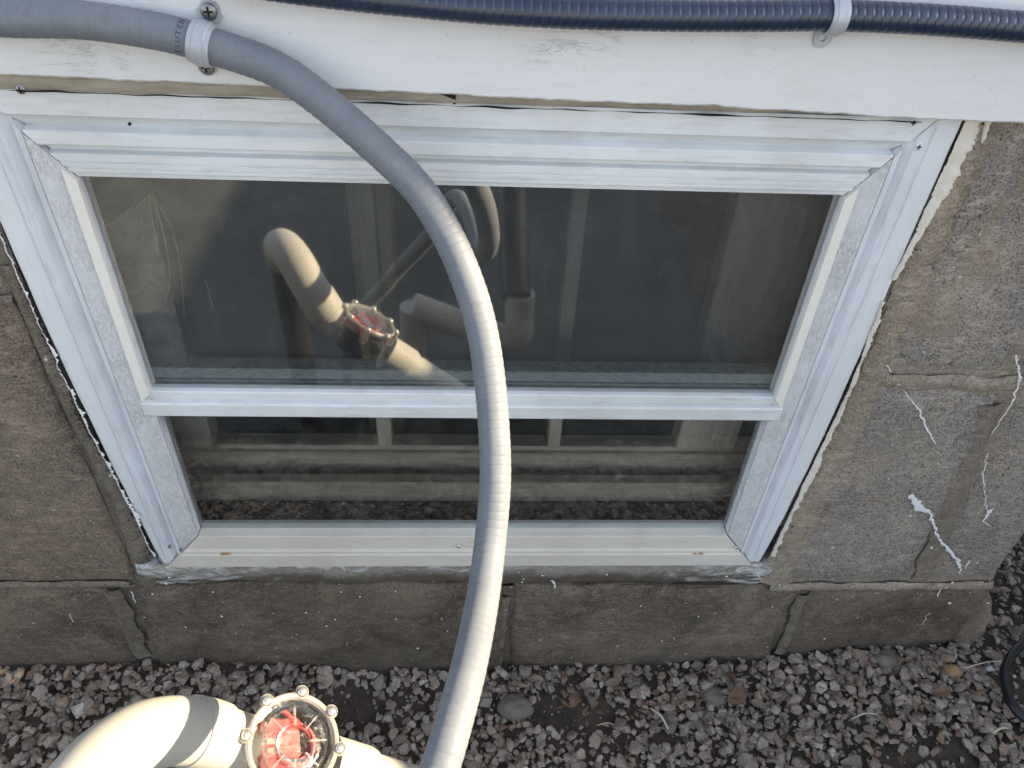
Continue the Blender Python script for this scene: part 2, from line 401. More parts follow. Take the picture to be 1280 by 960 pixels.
def put(x, y, s, zoff, big=False):
    global base
    vv, ff = SV[rng.randint(len(SV))]
    q = Matrix.Rotation(rng.uniform(0, 6.28), 3, 'Z') @ Matrix.Rotation(rng.uniform(-.5, .5), 3, 'X') @ Matrix.Rotation(rng.uniform(-.5, .5), 3, 'Y')
    a = (vv * s) @ np.array(q).T + np.array([x, y, gh(x, y) + zoff])
    gv.append(a); gf.extend(tuple(i + base for i in f) for f in ff); base += len(a)
for layer in range(2):
    for i in range(11000 if layer == 0 else 7000):       # the strip at the foot of the wall
        x = rng.uniform(-.85, 1.15); y = rng.uniform(-.435, .0) if x < .72 else rng.uniform(-.435, .35)
        if rng.rand() > dens(x, y): continue
        s = float(np.clip(rng.lognormal(math.log(.0060), .40), .0024, .0135))
        if y > -.006 and x < .71: continue
        put(x, y, s, s * .25 + layer * .006)
for i in range(0):                                    # farther out, seen mirrored in the glass
    x = rng.uniform(-2.2, 2.0); y = rng.uniform(-2.2, -.40)
    if rng.rand() > dens(x, y) + .2: continue
    put(x, y, float(np.clip(rng.lognormal(math.log(.010), .3), .005, .018)), .003)
for i in range(2600):                                    # grit and crumbs between the stones
    x = rng.uniform(-.7, .95); y = rng.uniform(-.3, .0) if x < .72 else rng.uniform(-.3, .3)
    put(x, y, rng.uniform(.0014, .003), .001)
def gravelmat():
    k = NT('gravel_stone'); ge = k.n('ShaderNodeNewGeometry'); r = ge.outputs['Random Per Island']
    c = k.ramp(r, [(0, (.23, .19, .15)), (.25, (.40, .335, .275)), (.5, (.32, .25, .20)), (.72, (.47, .41, .35)), (.86, (.36, .245, .17)), (.95, (.60, .55, .48)), (1, (.30, .19, .11))])
    g1 = k.noise(420, 4, .7); c = k.mix(k.ramp(g1, [(.35, .5), (.6, 0)]), c, (.06, .055, .05)); c = k.mix(k.ramp(g1, [(.6, 0), (.75, .4)]), c, (.5, .48, .45))
    dirt = k.ramp(k.noise(40, 4, .6), [(.45, 0), (.7, .6)]); c = k.mix(dirt, c, (.085, .066, .05))
    k.col(c); k.bump(g1, .6, .001); return k.set(Roughness=.9)
me = bpy.data.meshes.new('gravel'); me.from_pydata(np.concatenate(gv).tolist(), [], gf); me.update(); me.materials.append(gravelmat())
go = bpy.data.objects.new('gravel', me); COL.objects.link(go)
tag(go, 'loose grey and brown crushed gravel lying along the foot of the wall', 'gravel', kind='stuff')

# ------------------------------------------------------------------ foundation wall of blocks
XC = .705                                   # house corner
wall = empty('foundation_wall', (0, 0, 0)); tag(wall, 'weathered grey brown block foundation wall around the basement window', 'wall')
OX0, OX1, OZ0, OZ1 = -.396, .398, .236, .812
def block(cs, yf, mat, seed, parent=wall, name='block', depth=.18, amp=.003, edge=.006, nx=34, nz=20, lean=0.0):
    """cs = four (x, z) corners: bottom left, bottom right, top right, top left"""
    (a, b, c, d) = [Vector((p[0], 0, p[1])) for p in cs]
    b_ = MB(); V = []
    for j in range(nz + 1):
        v = j / nz
        for i in range(nx + 1):
            u = i / nx
            p = a * (1 - u) * (1 - v) + b * u * (1 - v) + c * u * v + d * (1 - u) * v
            wob = Vector((noise.noise(Vector((p.z * 9, seed, 1))) * .004 * (1 - abs(2 * u - 1) ** .5 * 0), 0, noise.noise(Vector((p.x * 9, seed, 7))) * .004))
            if i in (0, nx): p = p + Vector((wob.x, 0, 0))
            if j in (0, nz): p = p + Vector((0, 0, wob.z))
            W = (b - a).length; H = (d - a).length
            e = min(u * W, (1 - u) * W, v * H, (1 - v) * H)
            round_ = edge * max(0, 1 - e / .012) ** 2
            n = noise.noise(Vector((p.x * 12, p.z * 12, seed))) * amp + noise.noise(Vector((p.x * 45, p.z * 45, seed))) * amp * .4 + noise.noise(Vector((p.x * 140, p.z * 140, seed))) * .0007
            V.append((p.x, yf + round_ + n + lean * max(0, 1 - v * 1.6), p.z))
    F = [(j * (nx + 1) + i, j * (nx + 1) + i + 1, (j + 1) * (nx + 1) + i + 1, (j + 1) * (nx + 1) + i) for j in range(nz) for i in range(nx)]
    b_.add(V, F)
    # sides running back
    loop = [i for i in range(nx + 1)] + [(j + 1) * (nx + 1) - 1 for j in range(1, nz + 1)] + [nz * (nx + 1) + i for i in range(nx - 1, -1, -1)] + [j * (nx + 1) for j in range(nz - 1, 0, -1)]
    n0 = len(b_.v); back = [(b_.v[i][0], yf + depth, b_.v[i][2]) for i in loop]; b_.v += back
    L = len(loop)
    for k in range(L): b_.f.append((loop[k], loop[(k + 1) % L], n0 + (k + 1) % L, n0 + k))
    b_.f.append(tuple(range(n0, n0 + L)))
    return b_.build(name, mat, parent, smooth=True, auto=50)
G = .006
# right of the window
block([(.418, .540), (.552, .540), (.555, .835), (.428, .835)], .001, M_stone_r, 1)
block([(.563, .540), (XC, .540), (XC, .835), (.566, .835)], -.001, M_stone_r, 2)
block([(.402, .190), (.586, .188), (.565, .528), (.422, .528)], -.002, M_stone_r, 3)
block([(.606, .188), (XC, .188), (XC, .528), (.585, .528)], .000, M_stone_r, 4)
block([(.068, -.08), (.449, -.08), (.437, .176), (.060, .186)], -.004, M_stone_b, 5, amp=.006, nx=60, nz=34)
block([(.466, -.08), (XC + .004, -.08), (XC + .004, .176), (.458, .176)], -.005, M_stone_b, 6, amp=.005)
block([(-.432, -.08), (.056, -.08), (.048, .188), (-.430, .188)], -.003, M_stone_b, 7, amp=.007, nx=60, nz=34)
# left
block([(-.86, .622), (-.412, .622), (-.412, .835), (-.86, .835)], -.001, M_stone_l, 8)
block([(-.62, .200), (-.410, .200), (-.414, .610), (-.62, .610)], -.004, M_stone_l, 9)
block([(-1.10, .200), (-.632, .200), (-.632, .610), (-1.10, .610)], -.003, M_stone_l, 10)
block([(-.88, -.08), (-.452, -.08), (-.444, .190), (-.88, .190)], -.003, M_stone_b, 11)
block([(-1.30, -.08), (-.895, -.08), (-.895, .190), (-1.30, .190)], -.003, M_stone_b, 12)
block([(-1.30, .622), (-.87, .622), (-.87, .835), (-1.30, .835)], -.001, M_stone_l, 13)
# corner return, running back from the corner
for k_, (y0, y1) in enumerate(((.185, .60), (.61, 1.02), (1.03, 1.44))):
    for z0, z1 in ((-.08, .178), (.188, .528), (.540, .835)):
        m = MB(); m.box(XC - .16, XC - .001, y0, y1, z0, z1, .006); m.build('block', M_stone_r, wall)
# mortar bed behind the blocks (rough sheet with the window opening left out)
def sheet(name, mat, parent, x0, x1, z0, z1, y, step=.012, amp=.003, seed=0, depth=.17):
    nx = max(2, int((x1 - x0) / step)); nz = max(2, int((z1 - z0) / step)); m = MB(); V = []
    for j in range(nz + 1):
        for i in range(nx + 1):
            x = x0 + (x1 - x0) * i / nx; z = z0 + (z1 - z0) * j / nz
            V.append((x, y + noise.noise(Vector((x * 22, z * 22, seed))) * amp + noise.noise(Vector((x * 80, z * 80, seed))) * amp * .4, z))
    m.add(V, [(j * (nx + 1) + i, j * (nx + 1) + i + 1, (j + 1) * (nx + 1) + i + 1, (j + 1) * (nx + 1) + i) for j in range(nz) for i in range(nx)])
    m.box(x0, x1, y + .006, y + depth, z0, z1)
    return m.build(name, mat, parent, smooth=True, auto=40)
sheet('mortar', M_mortar, wall, .396, XC - .006, .182, .832, .0025, seed=2)
sheet('mortar', M_mortar_g, wall, -1.29, -.398, .182, .832, .0035, seed=3)
sheet('mortar', M_mortar_g, wall, -1.29, XC - .006, -.078, .1815, .0030, seed=4)

# ragged strips (mortar smears, flaking paint) on the wall face
def ragged(name, mat, parent, left, right, y, amp=.002, seed=0, step=.0012, thick=.0025):
    """left/right: lists of (x, z) running top to bottom with equal z ranges"""
    zt = left[0][1]; zb = left[-1][1]; n = max(4, int((zt - zb) / step)); m = MB(); V = []; K = 4
    fl = lambda L, z: float(np.interp(-z, [-p[1] for p in L], [p[0] for p in L]))
    for i in range(n + 1):
        z = zt + (zb - zt) * i / n
        oc = lambda q: sum(noise.noise(Vector((z * f, seed, q))) * k for f, k in ((38, 1), (120, .8), (330, .6), (800, .4)))
        a = fl(left, z) + oc(0) * amp * .4
        b = fl(right, z) + oc(9) * amp * 1.5 + amp * noise.noise(Vector((z * 16, seed, 3))) * 1.2
        if b < a + .0004: b = a + .0004
        for k in range(K + 1):
            u = k / K; e = 1 - abs(2 * u - 1) ** 3
            x = a + (b - a) * u
            V.append((x, y - thick * e + noise.noise(Vector((x * 90, z * 90, seed))) * thick * .35, z))
    m.add(V, [(i * (K + 1) + k, i * (K + 1) + k + 1, (i + 1) * (K + 1) + k + 1, (i + 1) * (K + 1) + k) for i in range(n) for k in range(K)])
    return m.build(name, mat, parent, smooth=True)
def XZ(*pts): return [(at(*p).x, at(*p).z) for p in pts]
ragged('mortar_seam', M_mortar, wall, XZ((1212, 152), (1150, 262), (1092, 432), (1030, 560), (958, 702), (950, 728)), XZ((1236, 152), (1200, 262), (1128, 432), (1072, 560), (1000, 702), (990, 728)), .001, .004, 5, thick=.006)
ragged('flaking_paint', M_flake, wall, XZ((1204, 146), (1166, 230), (1140, 290), (1112, 345)), XZ((1228, 146), (1186, 230), (1150, 290), (1113, 345)), -.005, .0022, 6, thick=.0035)
ragged('flaking_paint', M_flake, wall, XZ((1100, 372), (1060, 480), (1010, 585), (985, 640), (962, 690)), XZ((1104, 372), (1064, 480), (1018, 585), (990, 640), (966, 690)), -.005, .0028, 16, thick=.003)
ragged('flaking_paint', M_flake, wall, XZ((1228, 146), (1222, 175)), XZ((1238, 146), (1224, 175)), -.005, .002, 26, thick=.003)
ragged('flaking_paint', M_drip, wall, XZ((2, 285), (50, 395), (107, 520), (162, 625), (194, 690)), XZ((3, 285), (51, 395), (108, 520), (165, 625), (197, 690)), -.006, .0034, 8, thick=.0012)
ragged('mortar_seam', M_mortar_g, wall, XZ((0, 330), (88, 530), (140, 625), (160, 690), (172, 730)), XZ((14, 330), (104, 530), (158, 625), (186, 690), (200, 730)), .001, .003, 9, thick=.005)
# mortar filling of the joints, slightly recessed, as strips of their own
def hstrip(name, mat, pts, half, y, seed, thick=.0014):
    m = MB(); V = []; K = 5; n = 110; y = y - .0022
    for i in range(n + 1):
        u = i / n * (len(pts) - 1); k = min(int(u), len(pts) - 2); t = u - k
        x = pts[k][0] * (1 - t) + pts[k + 1][0] * t; z = pts[k][1] * (1 - t) + pts[k + 1][1] * t
        w_ = x * 1.0 + z * 1.3; h1 = half * (1 + .5 * noise.noise(Vector((w_ * 28, seed, 0))) + .18 * noise.noise(Vector((w_ * 110, seed, 0)))); h2 = half * (1 + .5 * noise.noise(Vector((w_ * 28, seed, 5))) + .18 * noise.noise(Vector((w_ * 110, seed, 5))))
        d = Vector((pts[k + 1][0] - pts[k][0], pts[k + 1][1] - pts[k][1])).normalized(); nn = Vector((-d.y, d.x))
        for q in range(K + 1):
            s = -h2 + (h1 + h2) * q / K; e = 1 - abs(2 * q / K - 1) ** 2 * 2.2
            V.append((x + nn.x * s, y - thick * e + noise.noise(Vector((x * 70, s * 300, seed))) * .001, z + nn.y * s))
    m.add(V, [(i * (K + 1) + k, i * (K + 1) + k + 1, (i + 1) * (K + 1) + k + 1, (i + 1) * (K + 1) + k) for i in range(n) for k in range(K)])
    return m.build(name, mat, wall, smooth=True)
hstrip('mortar_joint', M_mortar, [(.42, .534), (.56, .532), (XC - .002, .534)], .009, .0005, 1)
hstrip('mortar_joint', M_mortar, [(.40, .181), (.50, .182), (.60, .181), (XC, .182)], .008, -.0005, 2)
hstrip('mortar_joint', M_mortar, XZ((1238, 505), (1206, 590), (1178, 660), (1150, 724)), .013, .0, 3)
hstrip('mortar_joint', M_mortar_g, XZ((1003, 742), (992, 775), (975, 815)), .008, -.0008, 4)
hstrip('mortar_joint', M_mortar_g, XZ((632, 745), (627, 790), (622, 832)), .006, .001, 5)
hstrip('mortar_joint', M_mortar_g, XZ((140, 735), (160, 775), (178, 818)), .011, -.0015, 6)
hstrip('mortar_joint', M_mortar_g, [(-.9, .195), (-.6, .194), (-.42, .195)], .006, -.001, 7)
hstrip('mortar_joint', M_mortar_g, [(-.9, .616), (-.6, .615), (-.41, .617)], .007, -.001, 8)
# smeared brown patches and the parged ledge low on the right
m = MB()
for i in range(3):
    pass
# sill of painted mortar under the window
b = block([(-.409, .186), (.404, .184), (.399, .2375), (-.402, .2385)], -.0045, M_sill, 21, name='mortar_sill', depth=.10, amp=.0035, edge=.002, nx=120, nz=14, lean=.009)
# rough footing at the corner
def blob(name, mat, parent, c, r, seed, n=16):
    m = MB(); V = []; 
    for j in range(n + 1):
        th = math.pi * j / n
        for i in range(2 * n):
            ph = math.pi * i / n; d = Vector((math.sin(th) * math.cos(ph), math.sin(th) * math.sin(ph), math.cos(th)))
            k = 1 + .22 * noise.noise(d * 1.6 + Vector((seed, 0, 0))) + .08 * noise.noise(d * 5 + Vector((seed, 3, 0)))
            V.append((c[0] + d.x * r[0] * k, c[1] + d.y * r[1] * k, c[2] + d.z * r[2] * k))
    m.add(V, [(j * 2 * n + i, j * 2 * n + (i + 1) % (2 * n), (j + 1) * 2 * n + (i + 1) % (2 * n), (j + 1) * 2 * n + i) for j in range(n) for i in range(2 * n)])
    return m.build(name, mat, parent, smooth=True)
blob('footing_stone', M_stone_b, wall, (.722, .05, .07), (.045, .06, .07), 3)
blob('footing_stone', M_stone_r, wall, (.735, .10, .12), (.04, .06, .09), 5)
# white paint drips running down the right-hand blocks
def drip(pts, wd, seed):
    q = []; ww = []
    P_ = [at(*p) for p in pts]
    for k in range(len(P_) - 1):
        for t in np.linspace(0, 1, 22, endpoint=False):
            p = P_[k].lerp(P_[k + 1], t); q.append(Vector((p.x + noise.noise(Vector((p.z * 150, seed, 0))) * .003 + noise.noise(Vector((p.z * 700, seed, 0))) * .0016, 0, p.z))); ww.append((wd[k] * (1 - t) + wd[k + 1] * t) * max(.05, 1 + .9 * noise.noise(Vector((p.z * 260, seed, 4))) + .9 * noise.noise(Vector((p.z * 900, seed, 4)))) * .75)
    m = MB(); m.ribbon(q, ww, -.0050, .0005); m.build('paint_drip', M_drip, wall)
drip([(1128, 486), (1146, 508), (1155, 530), (1167, 552)], [.0012, .0024, .003, .0015], 1)
drip([(1136, 614), (1148, 632), (1160, 636), (1170, 668), (1196, 698), (1199, 714)], [.007, .013, .004, .0035, .006, .001], 2)
drip([(1232, 562), (1226, 590), (1228, 610), (1232, 640)], [.001, .002, .001, .002], 3)
drip([(1238, 632), (1226, 648), (1236, 654)], [.006, .002, .001], 4)
drip([(1174, 732), (1166, 750), (1150, 778)], [.002, .003, .0008], 5)
drip([(1266, 440), (1272, 470), (1262, 500), (1236, 540)], [.002, .003, .002, .001], 6)
drip([(1106, 452), (1112, 462)], [.002, .001], 7); drip([(1210, 697), (1204, 706)], [.003, .001], 8)
drip([(690, 721), (695, 731)], [.004, .002], 9); drip([(944, 706), (948, 718)], [.004, .001], 10)
drip([(88, 762), (94, 774)], [.001, .001], 11); drip([(166, 735), (171, 750)], [.002, .001], 12)
sp = MB()
for i in range(90):
    px = random.uniform(170, 1240); py = random.uniform(708, 812) if random.random() < .8 else random.uniform(560, 700)
    if py < 700 and px < 985: continue
    p = at(px, py); r = random.uniform(.0006, .0019) * (1.4 if random.random() < .1 else 1); n = 6
    V = [(p.x, -.0075, p.z)] + [(p.x + r * math.cos(6.283 * k / n) * random.uniform(.6, 1.3), -.0062, p.z + r * math.sin(6.283 * k / n) * random.uniform(.6, 1.5)) for k in range(n)]
    sp.add(V, [(0, 1 + k, 1 + (k + 1) % n) for k in range(n)])
o = sp.build('paint_speck', M_drip, wall); o['kind'] = 'stuff'

# ------------------------------------------------------------------ timber above the window, house over it
def bz(x): return float(np.interp(x, [-.9, -.35, -.10, .03, .2, .39, .75], [.829, .8232, .8205, .8182, .8158, .8108, .8118]))
m = MB(); V = []; n = 620; Y0 = -.018
rows = [(0, .0), (0, -.0165), (.0015, -.018), (.012, -.0183), (.05, -.018), (.12, -.018), (.24, -.018)]
for i in range(n + 1):
    x = -1.4 + (XC + .004 + 1.4) * i / n
    e = noise.noise(Vector((x * 30, 0, 1))) * .0012 + noise.noise(Vector((x * 110, 0, 1))) * .0008
    z = bz(x) + e
    for q, (dz, y) in enumerate(rows):
        V.append((x, y + (noise.noise(Vector((x * 8, dz * 20, 4))) * .0012 if q > 0 else 0), z + dz if q < len(rows) - 1 else 1.06))
K = len(rows)
m.add(V, [(i * K + k, (i + 1) * K + k, (i + 1) * K + k + 1, i * K + k + 1) for i in range(n) for k in range(K - 1)])
m.add([V[n * K + k] for k in range(K)] + [(V[n * K][0], 0, 1.06)], [tuple(range(K + 1))])
board = m.build('fascia_board', M_board, smooth=True, auto=35); tag(board, 'white painted horizontal board with hairline cracks carrying the two conduits', 'board')
# tan weathered strip beneath it
m = MB(); V = []
rows = [(0, 1.0), (-.004, 1.0), (-.011, .7), (-.011, .3), (-.008, .0)]
n = 400
for i in range(n + 1):
    x = -.95 + 1.345 * i / n
    zt = bz(x) + .004; zb = .8100 + noise.noise(Vector((x * 25, 2, 1))) * .0012 + noise.noise(Vector((x * 90, 2, 1))) * .0007
    for y, t in rows: V.append((x, y + noise.noise(Vector((x * 16, t * 3, 4))) * .0016, zb + (zt - zb) * t))
K = len(rows)
m.add(V, [(i * K + k, (i + 1) * K + k, (i + 1) * K + k + 1, i * K + k + 1) for i in range(n) for k in range(K - 1)])
strip = m.build('weathered_strip', M_tan, smooth=True); tag(strip, 'narrow tan weathered wood strip squeezed between white board and window frame', 'strip')
m = MB(); c0, c1 = at(548, 110), at(569, 117)
m.add([(at(547, 109).x, -.0125, at(547, 109).z), (at(570, 112).x, -.0125, at(570, 112).z), (at(570, 118).x, -.0125, at(570, 118).z), (at(560, 114).x, -.0125, at(560, 114).z)], [(0, 1, 2, 3)])
m.build('split_gap', M_dark, strip)
m = MB(); q = [at(px, 104.5 + (px * .0355) * 1.0 + 1.2) for px in range(-10, 1150, 7)]
m.ribbon([Vector((p.x, 0, p.z - .0002 + noise.noise(Vector((p.x * 50, 0, 0))) * .0008)) for p in q], [max(.0001, .0009 * (1 + 2.2 * noise.noise(Vector((p.x * 24, 5, 0))))) for p in q], -.0105, .0004)
m.build('crack', M_dark, strip)
# house above: lapped siding and dark basement behind the window
house = empty('house_siding', (0, .05, 1.06)); tag(house, 'white lapped board siding rising above the painted board', 'siding')
for i in range(14):
    z = 1.061 + i * .13; m = MB()
    V = [(-3, -.012, z), (XC + .01, -.012, z), (XC + .01, .002, z + .142), (-3, .002, z + .142), (-3, .012, z), (XC + .01, .012, z), (XC + .01, .014, z + .142), (-3, .014, z + .142)]
    m.add(V, [(0, 1, 2, 3), (5, 4, 7, 6), (0, 4, 5, 1), (1, 5, 6, 2), (3, 2, 6, 7), (4, 0, 3, 7)]); m.build('siding_board', M_board, house)
m = MB(); m.box(XC - .02, XC - .002, .02, 3, 1.061, 2.88); m.box(-3, XC - .03, .02, .05, 1.061, 2.88); m.build('sheathing', M_board, house)
m = MB(); m.box(-3, XC, -.02, 3, 2.885, 2.93); m.build('roof', simple('roof_grey', (.1, .1, .1), .9), house)
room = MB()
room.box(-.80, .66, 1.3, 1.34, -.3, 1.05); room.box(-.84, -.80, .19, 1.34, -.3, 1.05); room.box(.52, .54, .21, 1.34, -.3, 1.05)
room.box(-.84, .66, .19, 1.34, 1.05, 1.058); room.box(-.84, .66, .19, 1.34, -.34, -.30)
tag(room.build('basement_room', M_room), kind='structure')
m = MB(); m.box(-3, -1.3, .0, .2, -.1, 1.06); m.box(-3, -1.3, .0, .2, -.1, 1.06); 
far = MB(); far.box(-3, -1.302, .003, .2, -.1, 1.058); far.build('block', M_stone_l, wall)

# ------------------------------------------------------------------ the window
win = empty('basement_window', (0, 0, .24)); tag(win, 'white metal framed basement storm window set in the block wall', 'window')
OUT = dict(TL=(-.3715, .8105), TR=(.3725, .8085), BR=(.3600, .2390), BL=(-.3620, .2395))
INN = dict(TL=(-.3158, .7410), TR=(.3176, .7410), BR=(.3176, .2930), BL=(-.3158, .2930))
def member(name, c0, c1, prof, mat, n=1, gap=.0008, s0=0):
    m = MB(); V = []; K = len(prof)
    for i in range(n + 1):
        t = i / n
        for s, y in prof:
            a = Vector(OUT[c0]).lerp(Vector(INN[c0]), s); b = Vector(OUT[c1]).lerp(Vector(INN[c1]), s)
            d = (b - a).normalized() * gap; a = a + d; b = b - d; p = a.lerp(b, t)
            V.append((p.x, y, p.y))
    m.add(V, [(i * K + k, (i + 1) * K + k, (i + 1) * K + (k + 1) % K, i * K + (k + 1) % K) for i in range(n) for k in range(K)] + [tuple(range(K)), tuple(n * K + k for k in range(K))])
    return m.build(name, mat, win)
top = [(0, .012), (0, -.0055), (.005, -.006), (.285, -.006), (.30, -.0045), (.44, .0030), (.455, -.0065), (.47, -.0078), (.60, -.0082), (.62, -.0076), (.64, -.0005), (.70, -.0005), (.715, -.0068), (.80, -.0070),
       (.805, -.0058), (.82, -.0058), (.825, -.0070), (.87, -.0070), (.875, -.0058), (.89, -.0058), (.895, -.0070), (.935, -.0070), (.95, -.0055), (1, -.005), (1, .012)]
side = [(0, .012), (0, -.0055), (.01, -.006), (.19, -.006), (.22, -.004), (.30, -.001), (.345, -.001), (.37, -.0070), (.46, -.0076), (.47, -.0045), (1, -.0028), (1, .012)]
bot = [(0, .012), (0, -.009), (.03, -.0105), (.40, -.0100), (.42, -.008), (.47, -.008), (.50, -.0085), (.58, -.006), (.62, -.0075), (.98, -.0065), (1, -.006), (1, .012)]
member('top_rail', 'TL', 'TR', top, M_frame); member('jamb', 'TL', 'BL', side, M_side)
member('jamb', 'TR', 'BR', side, M_side); member('bottom_rail', 'BL', 'BR', bot, M_sillp)
# weathered band on each jamb and the pale lip around the upper pane
for sgn, cT, cB in ((-1, 'TL', 'BL'), (1, 'TR', 'BR')):
    def fx(c, s, y): p = Vector(OUT[c]).lerp(Vector(INN[c]), s); return (p.x, y, p.y)
    m = MB(); t0, t1 = .36, .985
    V = [fx(cT, .475, -.0076), fx(cT, .985, -.0051), fx(cB, .985, -.0051), fx(cB, .475, -.0076), fx(cT, .475, -.005), fx(cT, .985, -.004), fx(cB, .985, -.004), fx(cB, .475, -.005)]
    V = [Vector(v) + Vector((0, 0, -.0012 if i in (0, 1, 4, 5) else .0012)) for i, v in enumerate(V)]
    m.add(V, [(0, 1, 2, 3), (4, 7, 6, 5), (0, 3, 7, 4), (1, 5, 6, 2), (0, 4, 5, 1), (3, 2, 6, 7)]); m.build('weathered_band', M_rough, win)
    xo = .3262 if sgn > 0 else -.3245; xi = .3176 if sgn > 0 else -.3158
    m = MB(); m.add([(xo, -.004, .7395 + .010), (xi, -.003, .7385), (xi, -.003, .513), (xo, -.004, .505), (xo, -.0095, .7495), (xi, -.0085, .7385), (xi, -.0085, .513), (xo, -.0095, .505)],
                    [(0, 3, 2, 1), (4, 5, 6, 7), (0, 4, 7, 3), (1, 2, 6, 5), (0, 1, 5, 4), (2, 3, 7, 6)]); m.build('sash_lip', M_lip, win)
# outer casing strips at either side
def casing(pts_out, pts_in, y=-.0035):
    m = MB(); V = []
    n = len(pts_out)
    for i in range(n):
        (xo, z), (xi, _) = pts_out[i], pts_in[i]
        V += [(xo, .012, z), (xo, y + .001, z), (xo + (.0012 if xi > xo else -.0012), y, z), (xi, y, z), (xi, .012, z)]
    m.add(V, [(i * 5 + k, (i + 1) * 5 + k, (i + 1) * 5 + (k + 1) % 5, i * 5 + (k + 1) % 5) for i in range(n - 1) for k in range(5)] + [(0, 1, 2, 3, 4), tuple((n - 1) * 5 + k for k in range(5))])
    return m.build('casing', M_cas, win)
zz = [.8095, .70, .58, .44, .33, .262, .2385]
ro = [.3945, .3925, .3915, .3870, .3810, .3750, .3715]; lo = [-.3950, -.3925, -.3915, -.3845, -.3775, -.3720, -.3690]
ri = [float(np.interp(z, [.239, .8085], [.3604, .3729])) for z in zz]; li = [float(np.interp(z, [.2395, .8105], [-.3624, -.3719])) for z in zz]
zz2 = list(np.linspace(.8095, .2385, 60))
ip = lambda a: [float(np.interp(-z, [-k for k in zz], a)) + noise.noise(Vector((z * 30, a[0] * 9, 0))) * .0008 for z in zz2]
casing(list(zip(ip(ro), zz2)), list(zip(ip(ri), zz2))); casing(list(zip(ip(lo), zz2)), list(zip(ip(li), zz2)))
# paint edge lines (raised bead between casing and frame)
for xs_, sg in ((ri, 1), (li, -1)):
    m = MB(); pts = [Vector((float(np.interp(-z, [-k for k in zz], xs_)) + sg * .0022 + noise.noise(Vector((z * 14, sg, 0))) * .0012, 0, z)) for z in np.linspace(.80, .25, 50)]
    m.ribbon(pts, [.0026 * (1 + .6 * noise.noise(Vector((p.z * 20, 2, sg)))) for p in pts], -.0034, .0011); m.build('paint_bead', M_cas, win)
# dark gap between casing and mortar
for a, b_, s_ in ((ro, 1, 1), (lo, -1, 2)):
    m = MB(); pts = [Vector((float(np.interp(-z, [-k for k in zz], a)) + b_ * .0012 + noise.noise(Vector((z * 35, s_, 0))) * .0010, 0, z)) for z in np.linspace(.79, .24, 90)]
    m.ribbon(pts, [max(.0001, .0013 * (1 + 2.0 * noise.noise(Vector((p.z * 16, 7, s_))))) for p in pts], -.0062 if b_ < 0 else -.0048, .0003); m.build('caulk_gap', M_dark, win)
# meeting rail
m = MB(); prof = [(.5140, .010), (.5140, -.0035), (.5130, -.0045), (.5065, -.0050), (.5055, -.0030), (.5035, -.0030), (.5025, -.0085), (.5005, -.0095), (.4865, -.0095), (.4850, -.0085), (.4850, .010)]
K = len(prof); V = [(-.3262, y, z) for z, y in prof] + [(.3282, y, z) for z, y in prof]
m.add(V, [(k, (k + 1) % K, K + (k + 1) % K, K + k) for k in range(K)] + [tuple(range(K)), tuple(K + k for k in range(K))]); m.build('meeting_rail', M_frame, win)
# glass
def pane(x0, x1, y, z0, z1, mt=None):
    m = MB(); m.box(x0, x1, y, y + .0008, z0, z1)
    m = MB(); m.add([(x0, y, z0), (x1, y, z0), (x1, y, z1), (x0, y, z1)], [(0, 1, 2, 3)]); return m.build('pane', mt or M_glass, win)
pane(-.3185, .3205, .0020, .505, .745)
pane(-.3185, .3205, .0062, .285, .490, M_glass2)
# bottom rail of the lower sash, behind the frame
za, zb = at(640, 652, .009).z, .288
m = MB(); m.box(-.3155, .3173, .0066, .0090, .288, za - .004, .0005); m.box(-.3155, .3173, .0064, .0125, za - .0032, za, .0006); m.build('sash_rail', M_frame, win)
# dusty ribbed rail seen through the upper pane
yr = .016; zt = at(640, 460, yr).z; zb = at(640, 492, yr).z
m = MB(); H = zt - zb
for a, b_, y in ((0, .22, .0), (.25, .50, -.004), (.53, .76, -.002), (.79, 1.0, -.006)): m.box(-.330, .330, yr + y, yr + .012, zb + H * a, zb + H * b_, .0008)
m.box(-.330, .330, yr + .004, yr + .014, zb - .03, zt - .001); m.build('inner_rail', M_rail, win)
ys_ = .040
m = MB(); m.add([(-.33, ys_, zt - .004), (.33, ys_, zt - .004), (.33, ys_, .80), (-.33, ys_, .80)], [(0, 1, 2, 3)]); m.build('insect_screen', M_screen, win)
# screws in the frame
def screw(px, py, y, r=.0028, mat=M_screw, parent=win):
    p = at(px, py, y); T = Matrix.Translation((p.x, y, p.z)) @ Matrix.Rotation(R(90), 4, 'X')
    m = MB(); m.lathe([(r, -.001), (r, .0006), (r * .75, .0013), (0.00001, .0015)], 14, T); o = m.build('screw', mat, parent, smooth=True, auto=40)
    m = MB(); m.box(p.x - r * .7, p.x + r * .7, y - .00185, y - .0012, p.z - r * .14, p.z + r * .14); m.box(p.x - r * .14, p.x + r * .14, y - .0019, y - .0012, p.z - r * .7, p.z + r * .7); m.build('slot', M_dark, o)
screw(1141, 153, -.006, .0030, M_frame); screw(1148, 183, -.006, .0030, M_frame); screw(26, 112, -.0085, .0034); screw(125, 470, -.004, .0016, M_dark); screw(162, 155, -.006, .0012, M_dark)
screw(212, 683, -.0065, .0020); screw(226, 687, -.010, .0018); screw(920, 685, -.0095, .0022, M_sillp); screw(573, 683, -.010, .0022, M_sillp); screw(568, 128, -.006, .0014, M_dark)
